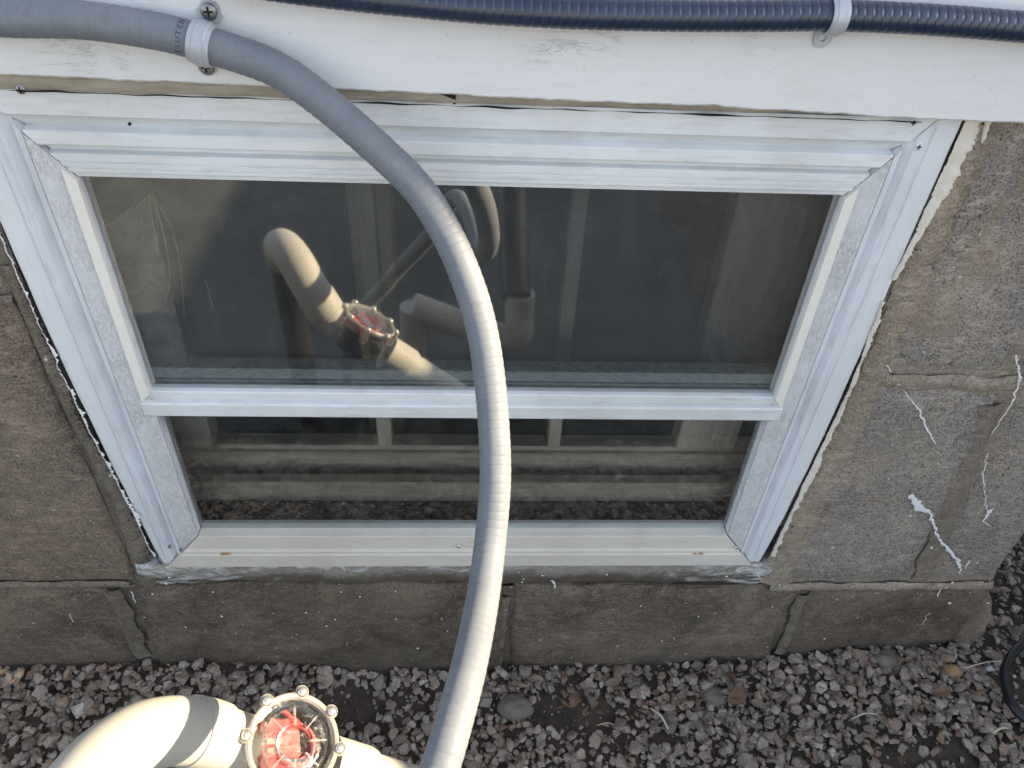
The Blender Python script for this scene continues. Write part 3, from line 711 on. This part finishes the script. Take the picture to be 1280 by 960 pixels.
# rust stains on the sill rail
M_rust = simple('rust_stain', (.42, .22, .06), .8, 0, 0, .3)
for px, py, a, b_ in ((286, 684, .006, .0035), (281, 684, .003, .005), (866, 684, .0015, .005), (874, 684, .004, .0035)):
    p = at(px, py); m = MB(); m.ribbon([Vector((p.x - a, 0, p.z)), Vector((p.x, 0, p.z + .0004)), Vector((p.x + a, 0, p.z))], [.0004, b_, .0004], -.01055, .0002); m.build('rust_stain', M_rust, win)

# old wooden sash inside, with its three lights
sash = empty('wooden_sash', (0, .08, .3)); tag(sash, 'old three light wooden inner sash behind the storm window glass', 'window sash')
yw = .085
def wbar(name, pxa, pxb, pyref, z0, z1, y0, y1, mat):
    xa, xb = at(pxa, pyref, y0).x, at(pxb, pyref, y0).x; m = MB(); m.box(xa, xb, y0, y1, z0, z1, .0015); return m.build(name, mat, sash)
zr0, zr1 = at(640, 598, yw).z, at(640, 562, yw).z
m = MB(); m.box(-.43, .43, yw, yw + .03, zr0, zr1 - .008, .002); m.box(-.43, .43, yw + .006, yw + .028, zr1 - .0078, zr1, .001); m.build('bottom_rail', M_woodh, sash)
wbar('muntin', 471, 489, 540, zr1 + .0005, .80, yw + .004, yw + .028, M_wood)
wbar('muntin', 686, 702, 540, zr1 + .0005, .80, yw + .004, yw + .028, M_wood)
wbar('stile', 850, 925, 540, zr1 + .0005, .80, yw + .002, yw + .030, M_wood)
wbar('stile', 215, 262, 540, zr1 + .0005, .80, yw + .002, yw + .030, M_wood)
m = MB(); m.box(-.43, .43, yw, yw + .03, .795, .85, .002); m.build('top_rail', M_wood, sash)
# reveal and sill between the two windows
rev = empty('window_reveal', (0, .05, .25)); tag(rev, 'dusty dark wooden sill and side linings between storm window and inner sash', 'window lining')
zs = at(640, 627, .052).z + .006
M_dusty = (lambda k: (k.col(k.mix(k.ramp(k.noise(90, 6, .75), [(.4, 0), (.7, 1)]), (.085, .085, .08), (.20, .19, .175))), k.bump(k.noise(120, 5, .7), .6, .002), k.set(Roughness=.9))[-1])(NT('dusty_sill'))
m = MB(); m.box(-.394, .396, .0135, .20, .245, zs - .006); m.build('sill', M_dusty, rev)
yl = .052; zl = at(640, 604, yl).z; m = MB(); m.box(-.392, .394, yl, yl + .016, zs - .006, zl, .0015); m.build('ledge', M_woodh, rev)
m = MB(); m.box(-.3955, -.372, .013, .20, zs - .006, .81); m.build('lining', M_dusty, rev)
m = MB(); m.box(.374, .3975, .013, .20, zs - .006, .81); m.build('lining', M_wood, rev)
m = MB(); m.box(-.394, .396, .013, .20, .8105, .83); m.build('lining', M_dusty, rev)
post = wb = None
xa, xb = at(438, 300, .16).x, at(491, 300, .16).x; m = MB(); m.box(xa, (xa + xb) / 2 + .002, .16, .20, zs, 1.05, .002); m.box((xa + xb) / 2 + .003, xb, .165, .20, zs, 1.05, .002)
tag(m.build('wood_post', M_brown), 'brown wooden post standing inside behind the left muntin', 'post')
# debris crumbs on the inner sill; pale clusters coloured as mirrored sunlit pebbles
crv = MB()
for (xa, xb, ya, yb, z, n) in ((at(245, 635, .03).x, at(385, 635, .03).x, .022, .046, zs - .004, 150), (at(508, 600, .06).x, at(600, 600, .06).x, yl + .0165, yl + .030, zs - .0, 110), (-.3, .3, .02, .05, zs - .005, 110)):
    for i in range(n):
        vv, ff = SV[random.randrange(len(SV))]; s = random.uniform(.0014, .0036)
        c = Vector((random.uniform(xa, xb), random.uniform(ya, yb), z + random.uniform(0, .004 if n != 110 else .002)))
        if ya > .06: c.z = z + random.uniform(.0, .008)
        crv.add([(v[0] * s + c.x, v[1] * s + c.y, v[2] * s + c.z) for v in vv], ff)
o = crv.build('crumbs', M_sunlit_crumb); tag(o, 'debris crumbs with pale clusters coloured as mirrored sunlit pebbles behind the lower pane', 'debris', kind='stuff')

# dry grass and torn tape hanging inside the top left corner of the glass
dg = empty('dry_grass', at(186, 240, .012)); tag(dg, 'wisp of dry grass stems and torn film inside the top left pane corner', 'dry grass')
def strand(pts, r, y=.016, name='stem', mat=M_straw):
    q = spline([at(px, py, y) for px, py in pts], .003); m = MB(); m.tube(q, r, 5); m.build(name, mat, dg, smooth=True)
strand([(186, 242), (200, 275), (210, 320), (212, 355), (205, 385)], .0007)
strand([(186, 244), (192, 280), (197, 320)], .0006); strand([(188, 240), (212, 280), (225, 330), (231, 400)], .0004)
strand([(184, 246), (178, 268), (177, 285)], .0005); strand([(190, 242), (196, 262), (196, 300), (198, 318)], .0005)
strand([(172, 363), (191, 358)], .0007); strand([(257, 350), (267, 388)], .0005); strand([(184, 246), (160, 268), (118, 290)], .0005)
strand([(171, 274), (181, 283), (174, 310), (155, 335), (146, 326)], .0006); strand([(163, 305), (148, 330), (136, 310)], .0004); strand([(171, 250), (158, 268), (162, 272)], .0005)
m = MB(); q = [at(104, 225, .018), at(170, 222, .018), at(182, 240, .018), at(120, 283, .018), at(115, 262, .018)]
m.add(q, [(0, 1, 2, 3, 4)]); m.build('torn_film', simple('dark_film', (.03, .034, .04), .5), dg)
m = MB(); q = [at(122, 288, .019), at(184, 246, .019), at(205, 330, .019), at(236, 455, .019), at(180, 455, .019)]
m.add(q, [(0, 1, 2, 3, 4)]); m.build('torn_film', simple('grey_film', (.22, .225, .24), .45, 0, .6, .4), dg)

# ------------------------------------------------------------------ conduits
def ribbed(path, r, pitch, depth, step):
    def f(i):
        t = (i * step) % pitch / pitch
        return r * (1 - depth * math.exp(-((t - .5) / .12) ** 2)) 
    return f
grey = empty('grey_conduit', (0, -.03, .85)); tag(grey, 'grey flexible ribbed conduit looping down across the window in sun', 'conduit')
gp = [(-70, 12, .05), (0, 22, .050), (100, 25, .050), (190, 38, .050), (240, 50, .050), (262, 57, .052), (340, 84, .062), (400, 124, .075), (470, 184, .092), (520, 233, .105), (550, 277, .12), (574, 325, .145), (596, 387, .175),
      (609, 450, .21), (617, 530, .26), (619, 600, .31), (613, 675, .365), (603, 750, .44), (588, 825, .525), (568, 900, .595), (548, 965, .645), (520, 1040, .69)]
step = .00058
path = spline([atd(*p) for p in gp] + [P(-.10, .25, -.96), P(-.22, .22, -1.12), P(-.34, .20, -1.32), P(-.40, .2, -1.75)], step)
m = MB(); m.tube(path, ribbed(path, .0124, .0070, .023, step), 28); m.build('hose', M_grey, grey, smooth=True)
# printed letters running round the hose
def hose_text(txt, px, py, d, size, mat, parent, roll):
    c = atd(px, py, d); k = min(range(len(path)), key=lambda i: (path[i] - c).length); T = (path[k + 3] - path[k - 3]).normalized(); ctr = path[k]
    nv = (Vector((0, -U, CAMZ)) - ctr); nv = (nv - T * nv.dot(T)).normalized(); side_ = T.cross(nv)
    n = len(txt)
    for i, ch in enumerate(txt):
        if ch == ' ': continue
        a = (i - (n - 1) / 2) * size * .80 / .0123 + roll
        rad = (nv * math.cos(a) + side_ * math.sin(a)); tang = (-nv * math.sin(a) + side_ * math.cos(a))
        cu = bpy.data.curves.new('letter', 'FONT'); cu.body = ch; cu.size = size; cu.align_x = 'CENTER'; cu.align_y = 'CENTER'; cu.extrude = .00004; cu.resolution_u = 1
        tmp = bpy.data.objects.new('tmp', cu); COL.objects.link(tmp); bpy.context.view_layer.update()
        me = bpy.data.meshes.new_from_object(tmp.evaluated_get(bpy.context.evaluated_depsgraph_get())); bpy.data.objects.remove(tmp)
        up = -T; mtx = Matrix((tang, up, tang.cross(up))).transposed().to_4x4(); mtx.translation = ctr + rad * .01252
        if mtx.to_3x3().col[2].dot(rad) < 0: mtx = Matrix((-tang, up, (-tang).cross(up))).transposed().to_4x4(); mtx.translation = ctr + rad * .01252
        me.transform(mtx); me.materials.append(mat); o = bpy.data.objects.new('letter', me); COL.objects.link(o); o.parent = parent; o.matrix_parent_inverse = Matrix.Translation(-parent.location)
hose_text('NETUIT', 229, 46, .05, .0055, M_print, grey, 0)
blk = empty('black_conduit', (.3, -.03, .9)); tag(blk, 'black flexible ribbed conduit running along the top right of the board', 'conduit')
bp = [(250, -34), (340, -19), (400, -11), (460, -4), (520, 2), (580, 8), (640, 12.5), (740, 17.5), (860, 20), (960, 20), (1040, 19.5), (1150, 24), (1280, 34), (1400, 46)]
step2 = .0006; path2 = spline([at(px, py, -.0300) for px, py in bp], step2)
m = MB(); m.tube(path2, ribbed(path2, .0103, .0064, .05, step2), 28); m.build('hose', M_black, blk, smooth=True)

def strap(px, py, pth, r, width, top, bottom, lab, name='pipe_strap'):
    c = at(px, py, -.03); k = min(range(len(pth)), key=lambda i: (pth[i] - c).length); T = (pth[k + 20] - pth[k - 20]).normalized(); ctr = pth[k]
    s = empty(name, ctr); tag(s, lab, 'pipe strap', 'straps holding the conduits to the board')
    nrm = Vector((0, -1, 0)); nrm = (nrm - T * nrm.dot(T)).normalized(); up = nrm.cross(T).normalized()
    if up.z < 0: up = -up
    m = MB(); V = []; n = 26; prof = [(-width / 2, 0), (-width / 2, .0016), (-width * .3, .0018), (-width * .24, .0026), (width * .24, .0026), (width * .3, .0018), (width / 2, .0016), (width / 2, 0)]; K = len(prof)
    yb = -.0188
    for i in range(n + 1):
        a = -R(100) + R(200) * i / n
        for w_, h in prof: V.append(ctr + T * w_ + (nrm * math.cos(a) + up * math.sin(a)) * (r + .0004 + h))
    m.add(V, [(i * K + q, (i + 1) * K + q, (i + 1) * K + (q + 1) % K, i * K + (q + 1) % K) for i in range(n) for q in range(K)] + [tuple(range(K)), tuple(n * K + q for q in range(K))])
    m.build('band', M_strap, s, smooth=True, auto=35)
    for sg, on in ((1, top), (-1, bottom)):
        if not on: continue
        mm = MB(); e = ctr + up * sg * (r + .0006); L = .0125; w2 = width * .62; th = .0016; nn = 12
        out = [(-width / 2, 0)] + [(-w2 * math.cos(math.pi * q / nn), L * .45 + math.sin(math.pi * q / nn) * L * .6) for q in range(nn + 1)] + [(width / 2, 0)]
        hr = .0026; hc = L * .5; V = []; O = []
        # outer ring and hole ring with equal counts
        N = 24; ring = []
        for q in range(N):
            a = 2 * math.pi * q / N; dx, dz = math.cos(a), math.sin(a)
            ring.append((dx, dz))
        for dx, dz in ring:
            ro_ = .0068; px_ = dx * ro_; pz_ = hc + dz * ro_
            if dz < -.2: px_ = dx * width * .62; pz_ = -.001 if dz < -.55 else pz_
            O.append((px_, pz_))
        ht = hr if on == 'hole' else .0008
        for lay, yy in ((0, yb), (1, yb - th)):
            for (a, b_) in O: V.append(Vector((e.x, yy, e.z)) + T * a * 1.0 + up * sg * b_)
            for dx, dz in ring: V.append(Vector((e.x, yy, e.z)) + T * dx * ht + up * sg * (hc + dz * ht))
        for v in V[:2 * N]: v.y = yb
        for v in V[2 * N:]: v.y = yb - th
        F = []
        for q in range(N):
            q2 = (q + 1) % N
            F += [(2 * N + q, 2 * N + q2, 3 * N + q2, 3 * N + q), (q, q2, 2 * N + q2, 2 * N + q), (N + q, N + q2, 3 * N + q2, 3 * N + q)]
        mm.add(V, F); mm.build('ear', M_strap, s)
        if on == 'screw':
            c3 = Vector((e.x, 0, e.z)) + up * sg * hc; rr = .0058; T4 = Matrix.Translation((c3.x, yb - th, c3.z)) @ Matrix.Rotation(R(90), 4, 'X')
            q = MB(); q.lathe([(rr, 0), (rr, .001), (rr * .85, .0020), (rr * .4, .0027), (.00001, .0028)], 22, T4); so_ = q.build('screw', M_screw, s, smooth=True, auto=40)
            q = MB(); yy = yb - th - .0032; q.box(c3.x - rr * .55, c3.x + rr * .55, yy, yy + .001, c3.z - rr * .12, c3.z + rr * .12); q.box(c3.x - rr * .12, c3.x + rr * .12, yy - .0001, yy + .0009, c3.z - rr * .55, c3.z + rr * .55); q.build('cross_slot', M_dark, so_)
strap(255, 55, path, .0124, .0150, 'screw', 'screw', 'grey two ear strap with cross head screw holding the grey conduit')
strap(1044, 20, path2, .0106, .0115, None, 'hole', 'light grey strap with an empty screw hole around the black conduit')

# ------------------------------------------------------------------ pool plumbing in front
pl = empty('pool_plumbing', P(-.24, .50, -1.70)); tag(pl, 'cream PVC pipes joined to a clear lidded valve with red flap', 'plumbing')
el_pts = [P(-.275, .507, -1.085), P(-.32, .506, -1.047), P(-.349, .496, -1.001), P(-.377, .475, -.958), P(-.400, .447, -.930), P(-.428, .405, -.922), P(-.455, .350, -.945), P(-.470, .300, -1.00), P(-.475, .27, -1.10), P(-.475, .26, -1.70)]
e1 = spline(el_pts, .002)
kk = int(len(e1) * .0)
def seg(a, b): return e1[a:b]
ia = min(range(len(e1)), key=lambda i: (e1[i] - el_pts[2]).length)
ic = min(range(len(e1)), key=lambda i: (e1[i] - el_pts[7]).length)
i0 = min(range(len(e1)), key=lambda i: (e1[i] - el_pts[1]).length)
m = MB(); m.tube(e1[ia - 1:ic + 8], .0248, 48); m.build('elbow', M_pvc, pl, smooth=True, auto=40)
m = MB(); sg = e1[0:ia + 5]; L = len(sg); m.tube(sg, lambda i: .0262 if i > L - 15 else (.0262 if i > L - 16 else .0240), 48); m.build('pipe', M_pvc, pl, smooth=True, auto=30)
m = MB(); m.tube(e1[ic + 6:], .0215, 32); m.build('blackened_pipe', M_black_plastic, pl, smooth=True, auto=40)  # unseen tail pipe, coloured black to sink into the shade
r1 = spline([P(-.200, .510, -1.140), P(-.16, .511, -1.172), P(-.12, .512, -1.204), P(-.02, .514, -1.284), P(.03, .50, -1.33), P(.05, .44, -1.38), P(.05, .36, -1.40), P(.05, .05, -1.42)], .002)
m = MB(); m.tube(r1[:22], lambda i: .0262 if i < 18 else .0262 - (i - 18) * .0005, 48); m.build('reducer', M_pvc, pl, smooth=True, auto=40)
m = MB(); m.tube(r1[16:], .0222, 40); m.build('pipe', M_pvc, pl, smooth=True, auto=40)
# valve
n_ = Vector((.50, -.20, .84)).normalized(); pdir = Vector((.787, .02, -.617)); xd = (pdir - n_ * pdir.dot(n_)).normalized(); yd = n_.cross(xd)
C0 = P(-.232, .503, -1.050)
T = Matrix((xd, yd, n_)).transposed().to_4x4(); T.translation = C0
m = MB(); m.lathe([(.00001, -.052), (.030, -.050), (.0345, -.044), (.0345, -.020), (.036, -.019), (.036, -.0145), (.0305, -.0140), (.0300, -.040), (.00001, -.042)], 48, T); body = m.build('valve_body', M_black_plastic, pl, smooth=True, auto=35)
m = MB(); m.lathe([(.0300, -.0135), (.0375, -.0135), (.0385, -.012), (.0385, -.004), (.0375, -.0015), (.0350, -.0010), (.0335, -.0030), (.0300, -.0035), (.0292, .0005), (.0270, .0030), (.0200, .0042), (.0130, .0040), (.0115, .0012), (.00001, .0008), (.00001, -.0016), (.0120, -.0014), (.0150, .0014), (.0260, .0006), (.0275, -.002), (.0280, -.0135), (.0300, -.0135)], 64, T)
lid = m.build('clear_lid', M_clear, pl, smooth=True, auto=40)
m = MB(); m.lathe([(.0335, -.0008), (.0350, .0014), (.0372, .0020), (.0388, .0008), (.0388, -.003), (.0335, -.0035), (.0335, -.0008)], 64, T); m.build('lid_ring', simple('scuffed_clear_rim', (.55, .53, .50), .25, 0, .1, .1, Transmission_Weight=.55, IOR=1.45), lid, smooth=True, auto=40)
M_spoke = simple('spoke_plastic', (.80, .78, .74), .15, 0, .2, 0, Transmission_Weight=.8)
for i in range(8):
    a = 2 * math.pi * (i + .35) / 8; d = Vector((math.cos(a), math.sin(a), 0)); s_ = Vector((-d.y, d.x, 0)); m = MB()
    q = [d * .0125 + s_ * .0006 + Vector((0, 0, .0046)), d * .0125 - s_ * .0006 + Vector((0, 0, .0046)), d * .0270 - s_ * .0006 + Vector((0, 0, .0036)), d * .0270 + s_ * .0006 + Vector((0, 0, .0036))]
    q += [v - Vector((0, 0, .004)) for v in q]
    m.add([T @ v for v in q], [(0, 1, 2, 3), (7, 6, 5, 4), (0, 4, 5, 1), (1, 5, 6, 2), (2, 6, 7, 3), (3, 7, 4, 0)]); m.build('spoke', M_spoke, lid)
angs = []
for i in range(8):
    a = 2 * math.pi * (i + .12) / 8; bx, by = .0395 * math.cos(a), .0395 * math.sin(a); B = T @ Matrix.Translation((bx, by, 0))
    m = MB(); m.lathe([(.0046, -.020), (.0050, -.0185), (.0050, -.001), (.0058, .0002), (.0058, .0012), (.0040, .0012)], 20, B); boss = m.build('bolt_boss', M_spoke, pl, smooth=True, auto=40)
    m = MB(); m.lathe([(.0044, .0014), (.0044, .0028), (.0036, .0044), (.0016, .0051), (.00001, .0052)], 20, B); m.build('bolt_head', M_chrome, boss, smooth=True, auto=50)
# red flapper inside: tilted plate, ribs and hinge
def lbox(m, x0, x1, y0, y1, z0, z1, rot_=None):
    b2 = MB(); b2.box(x0, x1, y0, y1, z0, z1, .0004); V = [Vector(v) for v in b2.v]
    if rot_: V = [rot_ @ v for v in V]
    m.add([T @ v for v in V], b2.f)
RT = Matrix.Rotation(R(12), 4, 'Y') @ Matrix.Rotation(R(20), 4, 'Z')
m = MB(); lbox(m, -.024, .012, -.022, .019, -.014, -.010, RT); flap = m.build('flapper', M_red, pl)
for dy in (-.016, -.008, .0, .008):
    m = MB(); lbox(m, -.021, .003, dy - .0008, dy + .0008, -.010, -.0075, RT); m.build('rib', M_red, flap)
m = MB(); lbox(m, -.020, .010, .016, .0185, -.012, -.006, Matrix.Rotation(R(-18), 4, 'Z')); m.build('hinge_bar', M_red, flap)
m = MB(); m.lathe([(.0150, -.009), (.0168, -.009), (.0168, -.0045), (.0150, -.0045), (.0150, -.009)], 40, T @ Matrix.Translation((.004, 0, 0))); m.build('ring', M_red, flap, smooth=True, auto=40)
m = MB(); lbox(m, -.0235, -.0215, -.018, .018, -.010, -.003, RT); m.build('pin', M_spoke, flap)

# second run of pipes, farther out, that the glass mirrors
p2 = empty('pool_pipe', P(.1, .1, -1.7)); m = MB(); m.tube([mir(645, 372, U), mir(642, 300, U * 1.15), mir(638, 180, U * 1.5)], .0285, 28); m.build('blackened_pipe', M_black_plastic, p2, smooth=True, auto=40); tag(p2, 'pale PVC pipe run with an elbow, seen mirrored in the glass', 'pipe')  # added tail, coloured black so the mirrored run fades out
ca, cb = mir(515, 385, 1.0 * U), mir(600, 415, 1.0 * U)
cc = mir(648, 425, 1.0 * U); cd = mir(645, 370, 1.0 * U)
q = spline([ca, cb, cc + Vector((-.02, 0, .0)), cc + Vector((0, 0, .012)), cc + Vector((0, -.01, .06)), cc + Vector((0, -.01, .10))], .003)
m = MB(); m.tube(q, .027, 32); m.build('pipe', M_pvc, p2, smooth=True, auto=40)
m = MB(); m.tube([ca, ca + Vector((0, 0, -.05)), (ca.x, ca.y, 0)], .024, 24); m.build('leg', M_pvc, p2, smooth=True, auto=40)
# ------------------------------------------------------------------ things lying on the ground
def rock(name, mat, px, py, r, lab, cat, group=None, flat=.7, seed=0):
    p = atz(px, py, .01); p.z = gh(p.x, p.y) + r * flat * .45
    o = blob(name, mat, None, p, (r, r * .8, r * flat), seed, 10); return tag(o, lab, cat, group)
rock('cobble', M_cobble, 645, 879, .0235, 'smooth round brown cobble on bare soil right of the grey conduit', 'stone', seed=2)
rock('pebble', M_orange, 1177, 858, .013, 'orange brown pebble in the gravel below the right drip', 'stone', seed=4, flat=.8)
rock('pebble', M_white_st, 644, 853, .007, 'small white pebble just above the round cobble', 'stone', seed=5)
rock('pebble', M_white_st, 1224, 836, .008, 'white pebble in the gravel left of the black hose', 'stone', seed=6)
rock('pebble', M_white_st, 1222, 853, .007, 'second white pebble just below the first by the hose', 'stone', seed=7, flat=.5)
rock('pebble', M_white_st, 655, 955, .008, 'white pebble at the bottom edge below the round cobble', 'stone', seed=8)
rock('cobble', M_cobble, 895, 868, .020, 'flat grey stone lying left of the dry leaf', 'stone', seed=9, flat=.4)
rock('cobble', M_cobble, 1100, 838, .020, 'broad grey stone against the wall foot under the right block', 'stone', seed=12, flat=.5)
def leaf(px, py, L, W_, rotz, lab, tilt=.4):
    p = atz(px, py, .02); p.z = gh(p.x, p.y) + .012; m = MB(); V = []; n = 10
    for i in range(n + 1):
        u = i / n; wd = math.sin(math.pi * u ** .8) * W_ * (1 + .2 * math.sin(u * 17))
        for s_ in (-1, -.5, 0, .5, 1): V.append(((u - .5) * L, s_ * wd, abs(s_) * wd * .5 + math.sin(u * 3) * .005))
    Q = Matrix.Translation(p) @ Matrix.Rotation(rotz, 4, 'Z') @ Matrix.Rotation(tilt, 4, 'X')
    m.add([Q @ Vector(v) for v in V], [(i * 5 + k, i * 5 + k + 1, (i + 1) * 5 + k + 1, (i + 1) * 5 + k) for i in range(n) for k in range(4)])
    tag(m.build('dry_leaf', M_leaf, smooth=True), lab, 'leaf')
leaf(922, 866, .036, .012, .5, 'curled brown dry leaf lying on gravel right of the flat stone', .5)
leaf(912, 846, .026, .008, 2.2, 'small dark dry leaf at the wall foot above the curled leaf', .8)
leaf(718, 868, .026, .008, 1.2, 'reddish dry leaf at the wall foot right of the cobble', .3)
leaf(1165, 880, .030, .007, .2, 'thin curved brown leaf in the gravel below the orange pebble', .3)
def twig(pa, pb, lab, r=.0009):
    a, b_ = atz(*pa, .02), atz(*pb, .02)
    for q in (a, b_): q.z = gh(q.x, q.y) + .011
    mid = (a + b_) / 2 + Vector((.002, .003, .003)); m = MB(); m.tube(spline([a, mid, b_], .004), r, 6); tag(m.build('twig', M_straw, smooth=True), lab, 'twig')
twig((815, 880), (838, 908), 'pale straight twig lying among stones right of bare soil', .0016)
twig((1192, 852), (1250, 846), 'thin pale stem between the two white pebbles and hose')
twig((1224, 934), (1245, 930), 'short pale twig near the lower right corner', .0015)
twig((1060, 905), (1090, 902), 'thin brown stem in gravel right of centre', .0008)
twig((748, 900), (772, 902), 'fine stem on the bare soil patch', .0006)
# small leaf bits and stem crumbs strewn over the gravel
lt = MB()
for i in range(230):
    x = random.uniform(.0, .95) if random.random() < .75 else random.uniform(-.6, 0); y = random.uniform(-.3, -.006) if x < .7 else random.uniform(-.3, .25)
    L = random.uniform(.004, .013); W_ = random.uniform(.0008, .0045); a = random.uniform(0, 6.28); z = gh(x, y) + random.uniform(.008, .017); t = random.uniform(-.004, .004)
    c, s_ = math.cos(a), math.sin(a); Q = lambda u, v, h: (x + u * c - v * s_, y + u * s_ + v * c, z + h)
    lt.add([Q(-L, 0, -t), Q(0, W_, .001), Q(L, 0, t), Q(0, -W_, .0005), Q(0, 0, .002)], [(0, 3, 4), (3, 2, 4), (2, 1, 4), (1, 0, 4)])
o = lt.build('leaf_litter', M_leaf); tag(o, 'scattered brown leaf bits and stem crumbs over the gravel', 'leaf litter', kind='stuff')
# black hose at the right edge
hs = [atz(1330, 775, .075), atz(1290, 797, .08), atz(1268, 815, .08), atz(1256, 838, .078), atz(1258, 862, .075), atz(1268, 885, .075), atz(1290, 903, .07), atz(1340, 920, .06)]
m = MB(); m.tube(spline(hs, .004), .0062, 16); tag(m.build('black_hose', M_hose, smooth=True), 'black rubber hose curving on the gravel at the right edge', 'hose')

# ------------------------------------------------------------------ unseen blockers, added to shade the house wall and the ground
nb = MB(); nb.box(2.5, 5.5, -.335, 6, -.1, 4.4, .01); nb.box(2.4, 5.6, -.30, 6.1, 4.401, 4.5, .01)
tag(nb.build('added_sun_blocker', simple('pale_render', (.42, .40, .36), .9, 0, .3, .1)), 'unseen tall block added on the right to keep sun off the wall', 'sun blocker')
m = MB(); m.box(2.5, 2.7, -2.3, -.338, -.1, 1.435, .01); m.box(2.46, 2.74, -2.34, -.339, 1.436, 1.495, .01)
tag(m.build('added_shade_wall', M_stone_r), 'unseen low wall added on the right to shade the ground', 'wall')
